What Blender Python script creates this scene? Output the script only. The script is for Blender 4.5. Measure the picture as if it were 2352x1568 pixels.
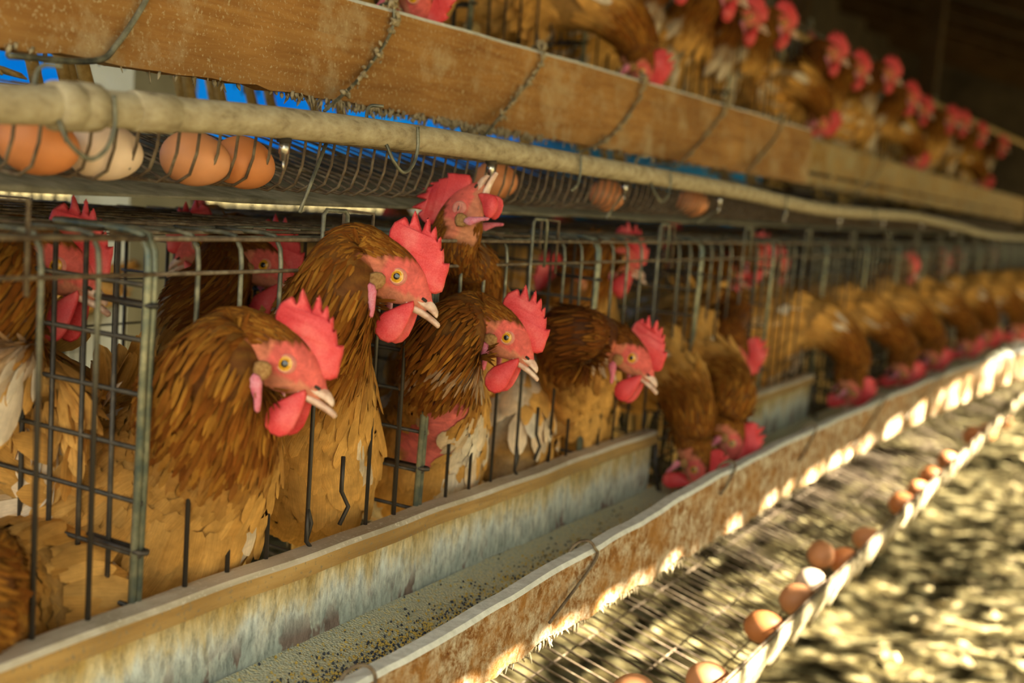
import bpy, bmesh, math, random
import numpy as np
from mathutils import Vector, Matrix
from mathutils.geometry import tessellate_polygon
S=bpy.context.scene; COL=S.collection
for o in list(bpy.data.objects): bpy.data.objects.remove(o)
random.seed(7); rng=np.random.default_rng(7)
# ---------------------------------------------------------------- camera
W,H,F=2352,1568,2700.0
VPX,VPY=2700.0,565.0; ROLL=math.atan(.075)
_vx,_vy=VPX-W/2,VPY-H/2
_xp=_vx*math.cos(ROLL)+_vy*math.sin(ROLL); _yp=-_vx*math.sin(ROLL)+_vy*math.cos(ROLL)
PITCH=math.atan(-_yp/F); YAW=math.atan(_xp*math.cos(PITCH)/F)
CAM=Vector((.65,0,1.15))
FW=Vector((-math.sin(YAW)*math.cos(PITCH),math.cos(YAW)*math.cos(PITCH),-math.sin(PITCH)))
_r0=Vector((math.cos(YAW),math.sin(YAW),0)); _u0=_r0.cross(FW)
RT=_r0*math.cos(ROLL)+_u0*math.sin(ROLL); RT=RT.normalized()
UP=(-_r0*math.sin(ROLL)+_u0*math.cos(ROLL)).normalized()
# ROLL tilts the horizon down to the right
RT=(_r0*math.cos(ROLL)+_u0*math.sin(ROLL)).normalized()
def ray(px,py): return FW+RT*((px-W/2)/F)-UP*((py-H/2)/F)
def atX(px,py,X):
    d=ray(px,py); return CAM+d*((X-CAM.x)/d.x)
cd=bpy.data.cameras.new('camera'); cam=bpy.data.objects.new('camera',cd); COL.objects.link(cam)
cd.sensor_width=36; cd.sensor_fit='HORIZONTAL'; cd.lens=F/W*36; cd.clip_start=.02; cd.clip_end=300
M=Matrix((RT,UP,-FW)).transposed().to_4x4(); M.translation=CAM; cam.matrix_world=M
cd.dof.use_dof=True; cd.dof.focus_distance=1.08; cd.dof.aperture_fstop=3.6
S.camera=cam
# ---------------------------------------------------------------- world, sun, exposure
w=bpy.data.worlds.new('world'); S.world=w; w.use_nodes=True
bg=w.node_tree.nodes['Background']; bg.inputs[0].default_value=(.98,.96,.80,1); bg.inputs[1].default_value=3.0
sd=bpy.data.lights.new('sun','SUN'); sun=bpy.data.objects.new('sun',sd); COL.objects.link(sun)
sd.energy=120; sd.color=(1,.90,.68); sd.angle=math.radians(.53)
SUNDIR=Vector((-1.0,-.38,-.78)).normalized()
sun.rotation_euler=SUNDIR.to_track_quat('-Z','Y').to_euler()
S.view_settings.view_transform='Standard'; S.view_settings.look='None'
S.view_settings.exposure=0.0; S.view_settings.gamma=1.0
S.view_settings.use_curve_mapping=False
# ---------------------------------------------------------------- materials
def mat(name,rough=.7,spec=.3,metal=0,sss=0,sheen=0):
    m=bpy.data.materials.new(name); m.use_nodes=True
    b=m.node_tree.nodes['Principled BSDF']
    b.inputs['Roughness'].default_value=rough; b.inputs['Specular IOR Level'].default_value=spec
    b.inputs['Metallic'].default_value=metal
    if sss: b.inputs['Subsurface Weight'].default_value=sss; b.inputs['Subsurface Radius'].default_value=(.006,.002,.001); b.inputs['Subsurface Scale'].default_value=1
    if sheen: b.inputs['Sheen Weight'].default_value=sheen
    return m,m.node_tree,b
def c4(c): return (c[0],c[1],c[2],1)
def coords(nt,scale=(1,1,1),kind='Object'):
    tc=nt.nodes.new('ShaderNodeTexCoord'); mp=nt.nodes.new('ShaderNodeMapping'); mp.inputs['Scale'].default_value=scale
    nt.links.new(tc.outputs[kind],mp.inputs[0]); return mp.outputs[0]
def noise(nt,vec,scale,detail=4,rough=.6,dist=0):
    n=nt.nodes.new('ShaderNodeTexNoise'); n.inputs['Scale'].default_value=scale; n.inputs['Detail'].default_value=detail
    n.inputs['Roughness'].default_value=rough; n.inputs['Distortion'].default_value=dist
    if vec: nt.links.new(vec,n.inputs['Vector'])
    return n.outputs['Fac']
def ramp(nt,fac,stops):
    r=nt.nodes.new('ShaderNodeValToRGB'); e=r.color_ramp.elements
    while len(e)<len(stops): e.new(.5)
    for k,(p,c) in enumerate(stops): e[k].position=p; e[k].color=c4(c) if not isinstance(c,(int,float)) else (c,c,c,1)
    nt.links.new(fac,r.inputs[0]); return r.outputs[0]
def mix(nt,fac,a,b,mode='MIX'):
    n=nt.nodes.new('ShaderNodeMix'); n.data_type='RGBA'; n.blend_type=mode
    for s,v in ((0,fac),(6,a),(7,b)):
        if isinstance(v,(int,float)): n.inputs[s].default_value=v
        elif isinstance(v,tuple): n.inputs[s].default_value=c4(v)
        else: nt.links.new(v,n.inputs[s])
    return n.outputs[2]
def bump(nt,b,h,strength=.5,dist=.002):
    n=nt.nodes.new('ShaderNodeBump'); n.inputs['Strength'].default_value=strength; n.inputs['Distance'].default_value=dist
    nt.links.new(h,n.inputs['Height']); nt.links.new(n.outputs[0],b.inputs['Normal'])
def simple(name,stops,scale=30,stretch=(1,1,1),rough=.7,spec=.3,metal=0,bs=.3,bd=.001,sss=0,detail=5):
    m,nt,b=mat(name,rough,spec,metal,sss); v=coords(nt,stretch); n=noise(nt,v,scale,detail)
    nt.links.new(ramp(nt,n,stops),b.inputs['Base Color']); bump(nt,b,n,bs,bd); return m
M={}
M['wire']=simple('galvanised_wire',[(.3,(.045,.05,.045)),(.5,(.13,.125,.085)),(.68,(.26,.25,.18))],60,(1,1,1),.45,.5,.35,.3)
M['wire_dark']=simple('dark_wire',[(.3,(.02,.018,.016)),(.55,(.05,.04,.03)),(.75,(.13,.10,.065))],70,rough=.5,spec=.5,metal=.2)
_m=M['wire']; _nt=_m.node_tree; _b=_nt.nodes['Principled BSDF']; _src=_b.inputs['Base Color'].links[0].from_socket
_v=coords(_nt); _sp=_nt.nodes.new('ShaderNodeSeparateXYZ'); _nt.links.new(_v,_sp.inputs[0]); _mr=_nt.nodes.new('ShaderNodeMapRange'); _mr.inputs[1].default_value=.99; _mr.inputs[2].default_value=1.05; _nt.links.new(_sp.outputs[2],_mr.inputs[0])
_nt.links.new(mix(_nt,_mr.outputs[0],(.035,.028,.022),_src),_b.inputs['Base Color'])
M['wire_rust']=simple('rusty_wire',[(.3,(.05,.035,.025)),(.5,(.13,.09,.055)),(.7,(.22,.18,.12))],80,rough=.7,spec=.3,metal=.1,bs=.6)
M['post']=simple('zinc_post',[(.3,(.05,.08,.085)),(.5,(.16,.17,.12)),(.7,(.36,.34,.22))],45,rough=.4,spec=.5,metal=.4)
M['pipe']=simple('dusty_pipe',[(.25,(.14,.105,.06)),(.45,(.34,.28,.18)),(.75,(.48,.42,.29))],90,(1,.6,1),.9,.15,bs=1,bd=.002,detail=10)
M['steel']=simple('steel',[(.3,(.35,.33,.3)),(.7,(.75,.72,.68))],30,rough=.25,spec=.6,metal=.9)
M['eye_iris']=simple('iris',[(.3,(.50,.22,.01)),(.7,(.75,.38,.02))],400,rough=.1,spec=.8)
M['pupil']=simple('pupil',[(.3,(.004,.006,.01)),(.7,(.008,.01,.015))],30,rough=.05,spec=.9)
M['lid']=simple('eyelid',[(.3,(.52,.15,.12)),(.7,(.62,.27,.21))],200,rough=.6,sss=.1)
M['beak']=simple('beak',[(.3,(.42,.22,.15)),(.55,(.66,.46,.36)),(.75,(.78,.66,.55))],90,rough=.45,spec=.45,sss=.1,bs=.2)
M['leg']=simple('leg_scales',[(.3,(.45,.28,.08)),(.7,(.7,.5,.2))],120,rough=.55,spec=.4)
M['tuft']=simple('ear_tuft',[(.3,(.22,.10,.03)),(.7,(.42,.24,.09))],400,rough=.9,bs=.8)
def comb_mat(name,a,b_,c):
    m,nt,b=mat(name,.5,.35,0,.12); v=coords(nt); n=noise(nt,v,38,5); f=noise(nt,v,900,2)
    nt.links.new(mix(nt,.25,ramp(nt,n,[(.3,a),(.5,b_),(.72,c)]),ramp(nt,f,[(.35,a),(.65,c)])),b.inputs['Base Color']); bump(nt,b,f,.25,.0005); return m
M['comb']=comb_mat('comb_skin',(.50,.012,.022),(.66,.05,.06),(.76,.17,.16))
M['lobe']=comb_mat('lobe_skin',(.45,.03,.08),(.6,.14,.2),(.7,.4,.48))
def wood_mat(name,stops,dust,dlo,dhi,scale=6,dscale=14,rough=.85):
    m,nt,b=mat(name,rough,.15)
    v=coords(nt,(14,1,14)); g=noise(nt,v,scale,6,.65,.6)
    v2=coords(nt); d=noise(nt,v2,dscale,9,.72); fine=noise(nt,v2,260,3); big=noise(nt,v2,5,3)
    col=ramp(nt,g,stops)
    col=mix(nt,ramp(nt,big,[(.35,0.0),(.7,.6)]),col,tuple(x*.55 for x in stops[0][1]))
    col=mix(nt,ramp(nt,d,[(dlo,0),(dhi,1)]),col,dust)
    col=mix(nt,ramp(nt,fine,[(.58,0),(.68,.8)]),col,dust)
    nt.links.new(col,b.inputs['Base Color'])
    h=mix(nt,.5,g,d); bump(nt,b,h,.7,.003); return m
M['wood_up']=wood_mat('upper_board_wood',[(.3,(.26,.115,.03)),(.55,(.40,.20,.06)),(.75,(.48,.27,.09))],(.46,.35,.2),.52,.75)
M['wood_far']=wood_mat('dirty_board_wood',[(.3,(.28,.14,.03)),(.6,(.42,.24,.06))],(.36,.28,.15),.42,.6)
M['wood_rail']=wood_mat('rail_wood',[(.3,(.34,.19,.06)),(.55,(.50,.30,.10)),(.75,(.55,.36,.14))],(.22,.18,.11),.6,.8)
M['wood_top']=wood_mat('grey_wood',[(.3,(.42,.36,.25)),(.6,(.58,.50,.38))],(.62,.56,.45),.5,.7)
M['beam']=wood_mat('old_beam',[(.3,(.03,.015,.006)),(.7,(.09,.05,.02))],(.08,.06,.03),.5,.8)
M['board_dust']=simple('dusty_sheet',[(.3,(.10,.085,.055)),(.5,(.20,.18,.125)),(.7,(.30,.27,.20))],30,rough=.95,bs=.8,bd=.004,detail=9)
def crust_mat():
    m,nt,b=mat('crusted_board',.9,.1); v=coords(nt); d=noise(nt,v,55,10,.8,.3); e=noise(nt,v,14,7,.7,.2); f=noise(nt,v,230,6,.7)
    col=ramp(nt,d,[(.35,(.10,.035,.01)),(.44,(.30,.13,.035)),(.50,(.50,.36,.22)),(.60,(.74,.66,.50))])
    col=mix(nt,ramp(nt,e,[(.45,0),(.65,.75)]),col,(.45,.21,.05))
    col=mix(nt,ramp(nt,f,[(.35,.6),(.5,0)]),col,(.28,.17,.08))
    nt.links.new(col,b.inputs['Base Color']); bump(nt,b,mix(nt,.5,d,f),1,.006); return m
M['crust']=crust_mat()
def lime_mat():
    m,nt,b=mat('limed_board',.85,.2); v=coords(nt); 
    sep=nt.nodes.new('ShaderNodeSeparateXYZ'); nt.links.new(v,sep.inputs[0])
    st=coords(nt,(1,1,.35)); n=noise(nt,st,30,9,.7,.5); n2=noise(nt,st,8,4); f=noise(nt,v,220,4)
    mr=nt.nodes.new('ShaderNodeMapRange'); mr.inputs[1].default_value=.74; mr.inputs[2].default_value=.81; nt.links.new(sep.outputs[2],mr.inputs[0])
    ad=nt.nodes.new('ShaderNodeMath'); ad.operation='MULTIPLY_ADD'; nt.links.new(n,ad.inputs[0]); ad.inputs[1].default_value=1.4; nt.links.new(mr.outputs[0],ad.inputs[2])
    sc=nt.nodes.new('ShaderNodeMath'); sc.operation='MULTIPLY'; nt.links.new(ad.outputs[0],sc.inputs[0]); sc.inputs[1].default_value=.5
    col=ramp(nt,sc.outputs[0],[(.40,(.50,.56,.50)),(.56,(.80,.80,.68)),(.70,(.72,.58,.32)),(.84,(.52,.34,.11))])
    vs=coords(nt,(1,1,.5)); pz=noise(nt,vs,26,4,.6,.3)
    low=nt.nodes.new('ShaderNodeMapRange'); low.inputs[1].default_value=.775; low.inputs[2].default_value=.75; nt.links.new(sep.outputs[2],low.inputs[0])
    fm=nt.nodes.new('ShaderNodeMath'); fm.operation='MULTIPLY'; nt.links.new(low.outputs[0],fm.inputs[0]); nt.links.new(ramp(nt,pz,[(.53,0),(.57,.85)]),fm.inputs[1])
    col=mix(nt,fm.outputs[0],col,(.27,.17,.14)); col=mix(nt,.8,col,ramp(nt,noise(nt,st,150,8,.75,.3),[(.36,.45),(.5,.95),(.62,1.25)]),'MULTIPLY')
    nt.links.new(col,b.inputs['Base Color']); bump(nt,b,mix(nt,.4,n,f),.7,.003); return m
M['lime']=lime_mat()
M['dusttop']=simple('dusty_edge',[(.3,(.52,.52,.46)),(.7,(.72,.72,.66))],90,rough=.95,spec=.1,bs=.8,bd=.002,detail=8)
M['dust']=simple('dust_fluff',[(.3,(.20,.15,.08)),(.7,(.48,.40,.26))],120,rough=1,spec=.05,bs=1,bd=.003,detail=8)
def feed_mat():
    m,nt,b=mat('mash_feed',.9,.1); v=coords(nt); vo=nt.nodes.new('ShaderNodeTexVoronoi'); vo.inputs['Scale'].default_value=420; nt.links.new(v,vo.inputs[0])
    n=noise(nt,v,300,3); col=ramp(nt,n,[(.35,(.42,.45,.34)),(.55,(.62,.62,.46)),(.66,(.68,.55,.2))])
    nt.links.new(col,b.inputs['Base Color']); bump(nt,b,vo.outputs['Distance'],.8,.002); return m
M['feed']=feed_mat()
M['grain_dark']=simple('dark_grain',[(.3,(.02,.025,.04)),(.7,(.06,.07,.09))],50)
M['grain_gold']=simple('gold_grain',[(.3,(.42,.28,.05)),(.7,(.6,.45,.12))],50)
def egg_mat(name,c):
    m,nt,b=mat(name,.5,.35,0,.05); v=coords(nt); n=noise(nt,v,25,4); f=noise(nt,v,900,2)
    nt.links.new(ramp(nt,n,[(.3,tuple(x*.88 for x in c)),(.7,tuple(min(1,x*1.08) for x in c))]),b.inputs['Base Color']); bump(nt,b,f,.12,.0004); return m
EGG=[egg_mat('eggshell_brown',(.58,.21,.07)),egg_mat('eggshell_tan',(.62,.27,.12)),egg_mat('eggshell_pale',(.72,.54,.40)),egg_mat('eggshell_dark',(.52,.20,.08))]
def feather_mat():
    m,nt,b=mat('feathers',.85,.08,0,0,0)
    a=nt.nodes.new('ShaderNodeAttribute'); a.attribute_name='Col'
    uv=nt.nodes.new('ShaderNodeUVMap'); uv.uv_map='UVMap'
    mp=nt.nodes.new('ShaderNodeMapping'); mp.inputs['Scale'].default_value=(38,1.2,1); nt.links.new(uv.outputs[0],mp.inputs[0])
    n=noise(nt,mp.outputs[0],1.0,5,.75,.15)
    v=coords(nt); g=noise(nt,v,60,3)
    col=mix(nt,1.0,a.outputs['Color'],ramp(nt,n,[(.3,.66),(.5,.98),(.72,1.28)]),'MULTIPLY')
    col=mix(nt,.6,col,ramp(nt,g,[(.3,.65),(.7,1.3)]),'MULTIPLY')
    nt.links.new(col,b.inputs['Base Color']); bump(nt,b,n,.5,.0012); return m
M['feather']=feather_mat()
def skin_mat():
    m,nt,b=mat('hen_body',.7,.2,0,.05)
    a=nt.nodes.new('ShaderNodeAttribute'); a.attribute_name='Col'
    v=coords(nt); g=noise(nt,v,90,5,.7,.6); f=noise(nt,v,500,3)
    col=mix(nt,.8,a.outputs['Color'],ramp(nt,g,[(.3,.6),(.7,1.35)]),'MULTIPLY')
    nt.links.new(col,b.inputs['Base Color']); bump(nt,b,mix(nt,.5,g,f),.6,.0015); return m
M['body']=skin_mat()
M['ground']=simple('dirt',[(.38,(.018,.013,.005)),(.5,(.07,.053,.02)),(.66,(.32,.27,.14))],17,rough=.95,spec=.05,bs=1,bd=.03,detail=9)
M['litter']=simple('dry_litter',[(.3,(.10,.07,.03)),(.7,(.45,.36,.18))],15,rough=.95)
M['leaf']=simple('leaf',[(.3,(.04,.09,.01)),(.7,(.12,.18,.03))],8,rough=.7)
M['concrete']=simple('pale_concrete',[(.3,(.40,.40,.30)),(.7,(.62,.61,.5))],7,rough=.9,bs=.3,bd=.004,detail=8)
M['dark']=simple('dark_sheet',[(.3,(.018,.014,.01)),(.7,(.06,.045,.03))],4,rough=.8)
m_,nt_,b_=mat('blue_tarpaulin',.5,.3); tr=nt_.nodes.new('ShaderNodeBsdfTranslucent'); mx=nt_.nodes.new('ShaderNodeMixShader'); n_=noise(nt_,coords(nt_),3,3)
cr=ramp(nt_,n_,[(.3,(.0,.42,.98)),(.7,(.04,.55,1.0))]); nt_.links.new(cr,b_.inputs['Base Color']); nt_.links.new(cr,tr.inputs[0]); mx.inputs[0].default_value=.65
nt_.links.new(b_.outputs[0],mx.inputs[1]); nt_.links.new(tr.outputs[0],mx.inputs[2]); nt_.links.new(mx.outputs[0],nt_.nodes['Material Output'].inputs[0]); M['tarp']=m_
# ---------------------------------------------------------------- mesh helpers
class MB:
    def __init__(s): s.v=[]; s.f=[]; s.m=[]; s.smooth=True
    def box(s,x0,x1,y0,y1,z0,z1,mi=0):
        b=len(s.v); s.v+= [(x,y,z) for x in (x0,x1) for y in (y0,y1) for z in (z0,z1)]
        for f in ((0,1,3,2),(4,6,7,5),(0,4,5,1),(2,3,7,6),(0,2,6,4),(1,5,7,3)): s.f.append(tuple(b+i for i in f)); s.m.append(mi)
    def tube(s,pts,r,n=6,mi=0,closed=False,cap=True):
        P=[Vector(p) for p in pts]; k=len(P)
        if isinstance(r,(int,float)): r=[r]*k
        t0=(P[1]-P[0]).normalized(); a=Vector((0,0,1)) if abs(t0.z)<.9 else Vector((1,0,0)); u=(a-t0*a.dot(t0)).normalized()
        b=len(s.v); pt=t0
        for i,p in enumerate(P):
            t=((P[min(i+1,k-1)]-P[max(i-1,0)])).normalized()
            u=(u-t*u.dot(t)).normalized(); w_=t.cross(u)
            for j in range(n):
                an=2*math.pi*j/n; s.v.append(tuple(p+(u*math.cos(an)+w_*math.sin(an))*r[i]))
        for i in range(k-1):
            for j in range(n):
                s.f.append((b+i*n+j,b+i*n+(j+1)%n,b+(i+1)*n+(j+1)%n,b+(i+1)*n+j)); s.m.append(mi)
        if cap:
            s.f.append(tuple(b+j for j in reversed(range(n)))); s.m.append(mi); s.f.append(tuple(b+(k-1)*n+j for j in range(n))); s.m.append(mi)
    def build(s,name,mats,parent=None,smooth=True,loc=None):
        me=bpy.data.meshes.new(name); me.from_pydata([tuple(v) for v in s.v],[],s.f)
        for m in (mats if isinstance(mats,(list,tuple)) else [mats]): me.materials.append(m)
        me.polygons.foreach_set('material_index',s.m)
        me.polygons.foreach_set('use_smooth',[smooth]*len(s.f)); me.update()
        o=bpy.data.objects.new(name,me); COL.objects.link(o)
        if parent: o.parent=parent
        if loc: o.location=loc
        return o
def bend(pts,n=5):
    """Catmull-Rom through points"""
    P=[Vector(p) for p in pts]; P=[P[0]*2-P[1]]+P+[P[-1]*2-P[-2]]; out=[]
    for i in range(1,len(P)-2):
        for k in range(n):
            t=k/n; a,b,c,d=P[i-1],P[i],P[i+1],P[i+2]
            out.append(.5*((2*b)+(c-a)*t+(2*a-5*b+4*c-d)*t*t+(3*b-a-3*c+d)*t**3))
    out.append(P[-2]); return out
def tag(o,label,cat,group=None,kind=None):
    if label: o['label']=label
    if cat: o['category']=cat
    if group: o['group']=group
    if kind: o['kind']=kind
    return o
def empty(name,loc,label,cat,group=None):
    o=bpy.data.objects.new(name,None); COL.objects.link(o); o.location=loc; o.empty_display_size=.05
    return tag(o,label,cat,group)
def dup(root,loc,label,group=None,rotz=0):
    r=root.copy(); COL.objects.link(r); r.location=loc; r['label']=label
    if group: r['group']=group
    r.rotation_euler.z+=rotz
    for ch in list(root.children):
        c=ch.copy(); COL.objects.link(c); c.parent=r
        for g in list(ch.children):
            d=g.copy(); COL.objects.link(d); d.parent=c
    return r
def jit(a): return random.uniform(-a,a)
ORD=['first','second','third','fourth','fifth','sixth','seventh','eighth','ninth','tenth','eleventh','twelfth','thirteenth','fourteenth','fifteenth','sixteenth','seventeenth','eighteenth','nineteenth','twentieth']+['twenty-'+x for x in ('first','second','third','fourth','fifth','sixth','seventh','eighth','ninth')]+['thirtieth']+['thirty-'+x for x in ('first','second','third','fourth','fifth','sixth','seventh','eighth','ninth')]+['fortieth']
# ---------------------------------------------------------------- the shed
g=MB(); n=60
xs=[-60,-25,-8]+[-3+i*.2 for i in range(50)]+[10,20,60]; ys=[-30,-8]+[-2+i*.25 for i in range(60)]+[16,24,60,90]
for x in xs:
    for y in ys: g.v.append((x,y,random.uniform(-.03,.03)))
for i in range(len(xs)-1):
    for j in range(len(ys)-1):
        a=i*len(ys)+j; g.f.append((a,a+len(ys),a+len(ys)+1,a+1)); g.m.append(0)
o=g.build('floor',M['ground']); o['kind']='structure'
L=MB()
for _ in range(5200):
    x=random.uniform(.1,3.2); y=random.uniform(.4,8); z=random.uniform(.01,.06); s=random.uniform(.01,.035)
    a=random.uniform(0,6.28); t=Vector((math.cos(a),math.sin(a),jit(.5))).normalized(); u=t.cross(Vector((jit(.6),jit(.6),1))).normalized()*s*.45; t=t*s; p=Vector((x,y,z+.02)); b=len(L.v)
    L.v+=[tuple(p-t),tuple(p+u+Vector((0,0,s*.2))),tuple(p+t),tuple(p-u)]; L.f.append((b,b+1,b+2,b+3)); L.m.append(0)
tag(L.build('ground_litter',M['litter'],smooth=False),'dry litter and droppings scattered over the dirt under the egg tray','litter',kind='stuff')
def struct(name,mb,m,smooth=False):
    o=mb.build(name,m,smooth=smooth); o['kind']='structure'; return o
b=MB()   # roof: underside sheets, eave over the aisle
def roofz(x): return 1.965+ (1.75-x)*.30
b.v+=[(1.75,-.5,roofz(1.75)),(1.75,14,roofz(1.75)),(-3.2,14,roofz(-3.2)),(-3.2,-.5,roofz(-3.2)),(1.75,-.5,roofz(1.75)+.03),(1.75,14,roofz(1.75)+.03),(-3.2,14,roofz(-3.2)+.03),(-3.2,-.5,roofz(-3.2)+.03)]
for f in ((0,1,2,3),(7,6,5,4),(0,4,5,1),(1,5,6,2),(2,6,7,3),(3,7,4,0)): b.f.append(f); b.m.append(0)
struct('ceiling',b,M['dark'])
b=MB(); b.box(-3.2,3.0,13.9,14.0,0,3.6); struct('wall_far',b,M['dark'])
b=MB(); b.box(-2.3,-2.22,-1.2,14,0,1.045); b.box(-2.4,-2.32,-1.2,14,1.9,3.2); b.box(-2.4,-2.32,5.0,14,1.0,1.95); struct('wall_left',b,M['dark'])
for k in range(12):
    y=1.2+k*1.1; b=MB()
    b.box(-3.1,1.6,y,y+.07,0,.11)
    for i,v in enumerate(b.v): b.v[i]=(v[0],v[1],v[2]+roofz(v[0])-.12)
    struct('trim_%d'%(k+1),b,M['beam'])
b=MB(); N=40
for j,y in enumerate(np.linspace(-1.2,9,N)):
    for z in (1.075,1.3,1.7,2.1): b.v.append((-2.10+.03*math.sin(j*1.3)+.02*math.sin(j*.7+z*5),y,z+.012*math.sin(j*2.1)*(z<1.1)))
for j in range(N-1):
    for k in range(3): a=j*4+k; b.f.append((a,a+4,a+5,a+1)); b.m.append(0)
o=b.build('tarpaulin',M['tarp']); tag(o,'bright blue tarpaulin hanging behind the cages','tarpaulin')
md=o.modifiers.new('t','SOLIDIFY'); md.thickness=.002
b=MB(); b.box(-.08,.08,-.08,.08,0,2.8)
tag(b.build('concrete_pillar',M['concrete'],smooth=False,loc=(-1.12,1.64,0)),'pale concrete pillar behind the nearest cages','pillar')
for k,(x,y,lab) in enumerate([(-.75,4.6,'dark wooden post rising behind the upper hens, the nearer of two'),(-.75,7.4,'dark wooden post rising behind the upper hens, the farther of two')]):
    b=MB(); b.box(-.05,.05,-.06,.06,0,2.62)
    tag(b.build('wooden_post',M['beam'],smooth=False,loc=(x,y,0)),lab,'post','posts behind the upper tier')
# tree by the aisle, outside: throws the dappled shade
b=MB(); b.tube(bend([(3.9,4.2,0),(3.8,4.1,1.2),(3.7,4.2,2.4),(3.9,4.1,3.4)]),[.09]*8+[.06]*8,8,0)
for _ in range(30000):
    while True:
        p=Vector((random.uniform(2.5,4.9),random.uniform(-.8,10.5),random.uniform(.5,4.6)))
        if p.z<1.2 and p.y<3: continue
        q=math.sin(p.x*3.1+p.z*4.6)+math.sin(p.y*5.7+p.z*3.6)+math.sin(p.y*3.1-p.x*4.2+p.z*2)
        if q>-1.15: break
    s=random.uniform(.05,.10); t=Vector((jit(1),jit(1),jit(1))).normalized(); u=t.orthogonal().normalized()*s*.5; t=t*s; c=len(b.v)
    b.v+=[tuple(p-t),tuple(p+u),tuple(p+t),tuple(p-u)]; b.f.append((c,c+1,c+2,c+3)); b.m.append(1)
tag(b.build('shade_tree',[M['beam'],M['leaf']],smooth=False),'leafy tree beside the aisle casting dappled shade','tree')
# ---------------------------------------------------------------- wire cages
PIT=.3835; Y1=.622            # door post spacing; first post
RW=.0021
def cage_proto():
    r=empty('wire_cage',(0,0,0),'x','cage','wire cages of the lower tier')
    # front bars: lie on the top panel, bend down at the front
    b=MB(); zt,zb=1.10,.715; n=8
    for k in range(1,n):
        y=k*PIT/n
        if k in (4,5): continue
        b.tube([(-.075,y,zt+.004),(-.02,y,zt+.004),(-.007,y,zt+.002),(-.001,y,zt-.008),(.0005,y,zt-.02),(.0,y,zb)],RW,6,0)
    b.tube([(.003,0,zt),(.003,PIT*.98,zt)],.0019,6,1); b.tube([(.0035,.0,1.074),(.0035,PIT,1.074)],.0017,6,1)
    for z in (.80,.77,.735): b.tube([(.002,0,z),(.002,PIT,z)],RW,6,0)
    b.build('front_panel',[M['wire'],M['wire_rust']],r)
    b=MB(); y4,y5=4*PIT/n,5*PIT/n; zz=zt+.026
    b.tube([(.005,y4,.83),(.005,y4+.006,.845),(.005,y4,.86),(.005,y4,zz-.004),(.005,y4+.004,zz),(.005,y5-.018,zz),(.005,y5-.014,zz-.004),(.005,y5-.014,1.07)],RW,6,0)
    b.tube([(.005,y5,.835),(.005,y5+.012,.85),(.005,y5,.867),(.005,y5,.90)],RW,6,0)
    b.tube([(.005,y4+.0,.86),(.005,y4,.83),(.005,y4+.014,.815),(.005,y4,.79),(.005,y4,.74)],RW,6,0)
    b.tube([(-.01,y5+.0,1.09),(-.01,y5+.0,zz),(-.01,y5+.045,zz-.002),(-.01,y5+.045,1.06)],RW*.9,6,1)
    b.build('feed_gate',[M['wire'],M['wire_rust']],r)
    b=MB()
    for dy in (-.0029,.0029): b.tube([(-.1,dy,zt+.006),(-.02,dy,zt+.005),(-.006,dy,zt+.002),(.0,dy,zt-.01),(.001,dy,zt-.03),(-.006,dy,zb)],.0031,8)
    b.build('corner_post',M['post'],r)
    b=MB()
    for k in range(1,14): b.tube([(-k*.034,0,zt),(-k*.034,0,.72+.0*k)],RW,6)
    for k in range(9):
        z=zt-.035-k*.041; b.tube([(-.45,0,z+.004),(0,0,z)],RW,6)
    for z in (1.052,.865): b.tube([(-.06,.003,z),(.004,.004,z-.001),(.007,0,z-.001),(.004,-.004,z-.001),(-.05,-.004,z)],RW,6)
    b.build('divider_panel',M['wire_dark'],r)
    b=MB()
    for k in range(15): x=-.012-k*.031; b.tube([(x,0,zt+.002+jit(.003)),(x,PIT/2,zt+.002+jit(.004)),(x,PIT,zt+.002+jit(.003))],.0016,5,k%2)
    for k in range(8): y=k*PIT/8; b.tube([(-.06,y,zt+.004),(-.46,y,zt+.004)],.0015,5,1)
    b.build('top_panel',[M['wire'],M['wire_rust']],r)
    b=MB()
    for k in range(9): y=k*PIT/8; b.tube([(-.46,y,zt),(-.46,y,.73)],.0014,5)
    for k in range(7): z=.74+k*.055; b.tube([(-.46,0,z),(-.46,PIT,z)],.0014,5)
    b.build('back_panel',M['wire_dark'],r)
    b=MB(); pr=[(-.46,.690),(0,.640),(.20,.588),(.225,.578),(.243,.576),(.256,.583),(.263,.60),(.266,.622)]
    K=18
    for k in range(K):
        y=(k+.5)*PIT/K+jit(.002); d=jit(.002); b.tube([(x,y,z+d) for x,z in (pr if k%3==0 else [(-.03,.643)]+pr[1:])],.0014,5,0)
    for x,z in ((-.4,.683),(-.27,.67),(-.13,.655),(0,.640),(.08,.619),(.16,.598),(.215,.579)): b.tube([(x,0,z-.003),(x,PIT,z-.003)],.0014,5,0)
    b.tube([(.266,0,.622),(.266,PIT,.622)],.0021,6,0)
    b.build('floor_mesh',[M['wire_rust']],r)
    return r
OFF=Vector((-.30,0,.565))
cg=cage_proto(); NC=17
for k in range(-1,NC):
    y=Y1+PIT*(k); rt=cg if k==-1 else dup(cg,(0,y,0),'')
    rt.location=(0,y,0)
    rt['label']=['wire cage at the left edge, in front of the nearest zinc corner post','wire cage holding the two nearest hens with raised heads','wire cage whose hen has a bare pink chest','wire cage of the dark-necked hen beside the end of the near rail'][k+1] if k<3 else 'lower wire cage, %s along the row from the left edge of the photo'%ORD[k+1]
for k in range(0,15):
    rt=dup(cg,(OFF.x,Y1-.25+PIT*k,OFF.z),'upper wire cage, %s along the row from the left edge of the photo'%ORD[k],'wire cages of the upper tier')
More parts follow.
